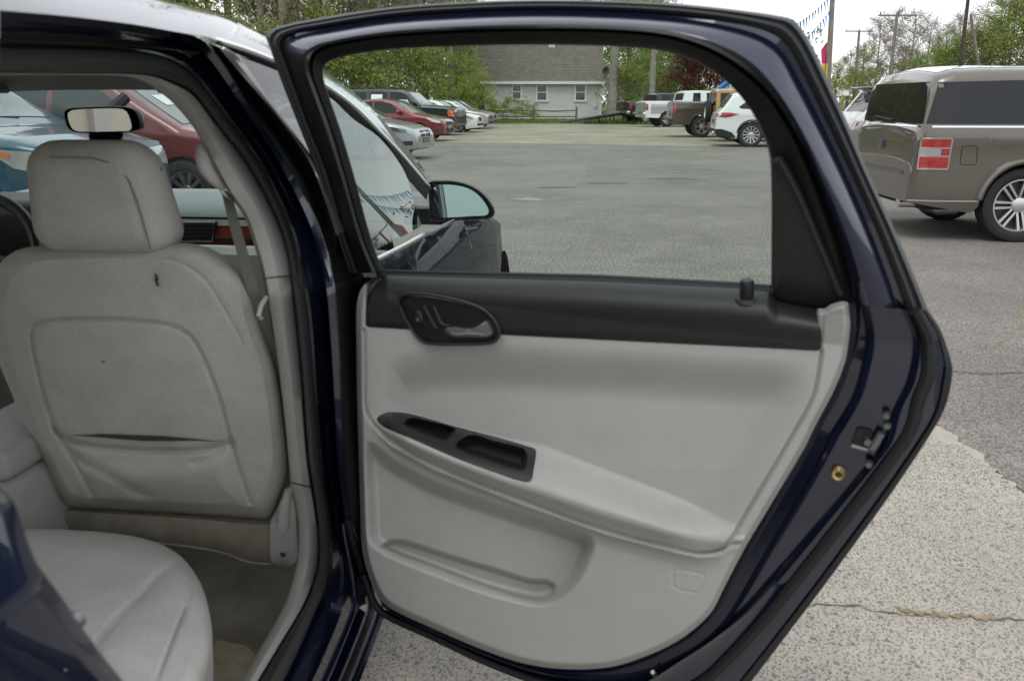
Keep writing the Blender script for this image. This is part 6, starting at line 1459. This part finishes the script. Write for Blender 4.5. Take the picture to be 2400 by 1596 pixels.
# handle: bezel, cavity, chrome lever, lock switch
def band_at(x, y):
    t = (y - np.interp(x, bx, btop)) / max(1, float(np.interp(x, bx, bbot - btop))); return band_h(x, max(0, min(1, float(t))))
bz = [(934, 706), (942, 692), (987, 689), (1035, 696), (1083, 707), (1127, 723), (1156, 748), (1170, 777), (1166, 794), (1150, 803), (1083, 806), (1000, 804), (981, 793), (955, 755)]
slab(bz, .0865, .03, 'black_trim', 'handle_bezel', dr, bev=.05, dome=.0)
bzo = [o for o in COL.objects if o.name == 'handle_bezel'][0]
mb = MB(); mb.tube([door(p[0], p[1], .086) for p in crom(bz, 60, True)] , .0032, 6); mb.build('bezel_rim', 'charcoal_plastic', bzo)
cav = [(1014, 716), (1050, 712), (1083, 717), (1124, 735), (1146, 752), (1140, 762), (1100, 769), (1055, 768), (1038, 757)]
cq = crom(cav, 40, True); cm = cq.mean(0)
mb = MB(); mb.grid([[door(*(cm + (p - cm) * k), o_) for p in cq] for k, o_ in ((1.0, .0872), (.97, .080), (.9, .066), (.5, .060), (.02, .060))], close=True); mb.build('handle_cup', 'rubber', bzo)
hp = [(1036, 772), (1054, 765), (1098, 768), (1130, 760), (1144, 750), (1155, 766), (1157, 780), (1146, 791), (1100, 792), (1052, 790)]
slab(hp, .094, .012, 'handle_silver', 'handle_lever', dr, bev=.06, dome=.004)
mb = MB(); mb.tube([door(*p, .089) for p in crom([(994, 717), (1004, 735), (1014, 755), (1024, 770)], 12)], .0035, 8); mb.tube([door(*p, .089) for p in crom([(1016, 717), (1026, 740), (1036, 760), (1058, 765)], 12)], .0035, 8); mb.build('cup_ridge', 'charcoal_plastic', bzo)
slab([(970, 724), (982, 724), (992, 742), (994, 757), (984, 764), (974, 748)], .091, .01, 'charcoal_plastic', 'lock_switch', dr, bev=.10, dome=.002)
slab([(974, 746), (981, 744), (983, 752), (976, 755)], .0945, .004, 'chrome', 'lock_mark', bzo, bev=.1)
# switch tray on the arm rest with its two cups
TR = [(880, 981), (892, 970), (915, 963), (961, 967), (1068, 997), (1183, 1027), (1240, 1044), (1256, 1050), (1259, 1062), (1254, 1095), (1247, 1126), (1232, 1131), (1183, 1117), (1068, 1075), (961, 1029), (899, 1003), (884, 990)]
C1 = [(946, 995), (962, 979), (1000, 986), (1066, 1004), (1064, 1013), (1046, 1032), (1030, 1030), (990, 1016)]
C2 = [(1067, 1047), (1100, 1019), (1160, 1034), (1226, 1051), (1234, 1062), (1232, 1093), (1225, 1101), (1209, 1099), (1140, 1077)]
def arm_h(x, y): return float(panel_h(np.array([float(x)]), np.array([float(y)]))[0])
tp = crom(TR, 120, True); trp = [tuple(p) for p in tp]
c1p = [tuple(p) for p in crom(C1, 50, True)]; c2p = [tuple(p) for p in crom(C2, 50, True)]
tx = np.linspace(880.5, 1258.5, 150); up_, dn_ = [], []
for x in tx:
    ys = [a[1] + (b[1] - a[1]) * (x - a[0]) / (b[0] - a[0]) for a, b in zip(trp, trp[1:] + trp[:1]) if (a[0] - x) * (b[0] - x) <= 0 and a[0] != b[0]]
    up_.append(min(ys)); dn_.append(max(ys))
tu = np.linspace(0, 1, 56)
X = np.repeat(tx[:, None], 56, 1); Y = np.array(up_)[:, None] + (np.array(dn_) - np.array(up_))[:, None] * tu[None, :]
Hh = panel_h(X, Y) + .0045 - .008 * (1 - sstep(0, 5, sdist(X, Y, trp)))
for cp_ in (c1p, c2p): Hh = Hh - .040 * sstep(-1.5, 13, sdist(X, Y, cp_)) 
mb = MB(); mb.grid([[door(X[i, j], Y[i, j], Hh[i, j]) for j in range(56)] for i in range(150)]); mb.build('switch_tray', 'charcoal_plastic', dr)
# lock pin
a, b = door(1750, 703, .047), door(1751, 656, .040)
mb = MB(); mb.tube([a, a.lerp(b, .3), a.lerp(b, .9), b], [.0108, .0108, .0108, .0085], 14); lp = mb.build('lock_pin', 'black_trim', dr)
mb = MB(); mb.tube([a - Vector((0, 0, .004)), a + Vector((0, 0, .003))], [.021, .019], 16); mb.build('pin_collar', 'charcoal_plastic', lp)
# quarter cover behind the glass
QC = [(1810, 378), (1822, 366), (1836, 372), (1880, 460), (1930, 570), (1984, 702), (1955, 712), (1930, 724), (1828, 706), (1812, 692), (1810, 560)]
slab(QC, .024, .03, 'charcoal_plastic', 'quarter_cover', dr, bev=.03, n=70)
mb = MB(); mb.tube([door(*p, .026) for p in crom([(1826, 372), (1868, 450), (1915, 560), (1970, 690)], 20)], .006, 8); mb.build('cover_rib', 'charcoal_plastic', dr)
# latch, bolts, grommet
la = empty('door_latch', parent=dr)
slab([(2008, 1004), (2030, 1006), (2046, 1014), (2040, 1034), (2020, 1044), (1998, 1038)], .019, .02, 'rubber', 'latch_slot', la, bev=.05)
mb = MB(); mb.tube([door(*p, .022) for p in ((1996, 1044), (2018, 1050), (2034, 1054))], .004, 8); mb.tube([door(*p, .026) for p in ((2041, 1052), (2054, 1034), (2066, 1014))], .006, 8); mb.build('latch_plate', 'latch_metal', la)
mb = MB(); mb.tube([door(2030, 1030, .02), door(2034, 1038, .03)], [.006, .006], 10); mb.build('latch_claw', 'latch_metal', la)
for p in ((2078, 972), (2080, 995), (2037, 1085)):
    q = door(*p, .022); mb = MB(); mb.tube([q, q + DN * .010], [.006, .005], 8); mb.build('bolt', 'latch_metal', la)
q = door(1966, 1107, .015)
mb = MB(); mb.lathe([(.0045, -.004), (.0055, -.010), (.009, -.011), (.0115, -.006), (.012, 0)], Matrix.Translation(q) @ Matrix.Rotation(math.atan2(-DN.x, DN.y) + math.pi, 4, 'Z'), 18); mb.lathe([(.0001, -.005), (.0046, -.005)], Matrix.Translation(q) @ Matrix.Rotation(math.atan2(-DN.x, DN.y) + math.pi, 4, 'Z'), 18, mi=1); mb.build('grommet', ['brass', 'dark_gap'], dr)
q = door(1533, 1578, .02); mb = MB(); mb.tube([q, q + DN * .012 + Vector((0, 0, .012))], [.006, .004], 8); mb.build('clip', 'latch_metal', dr)
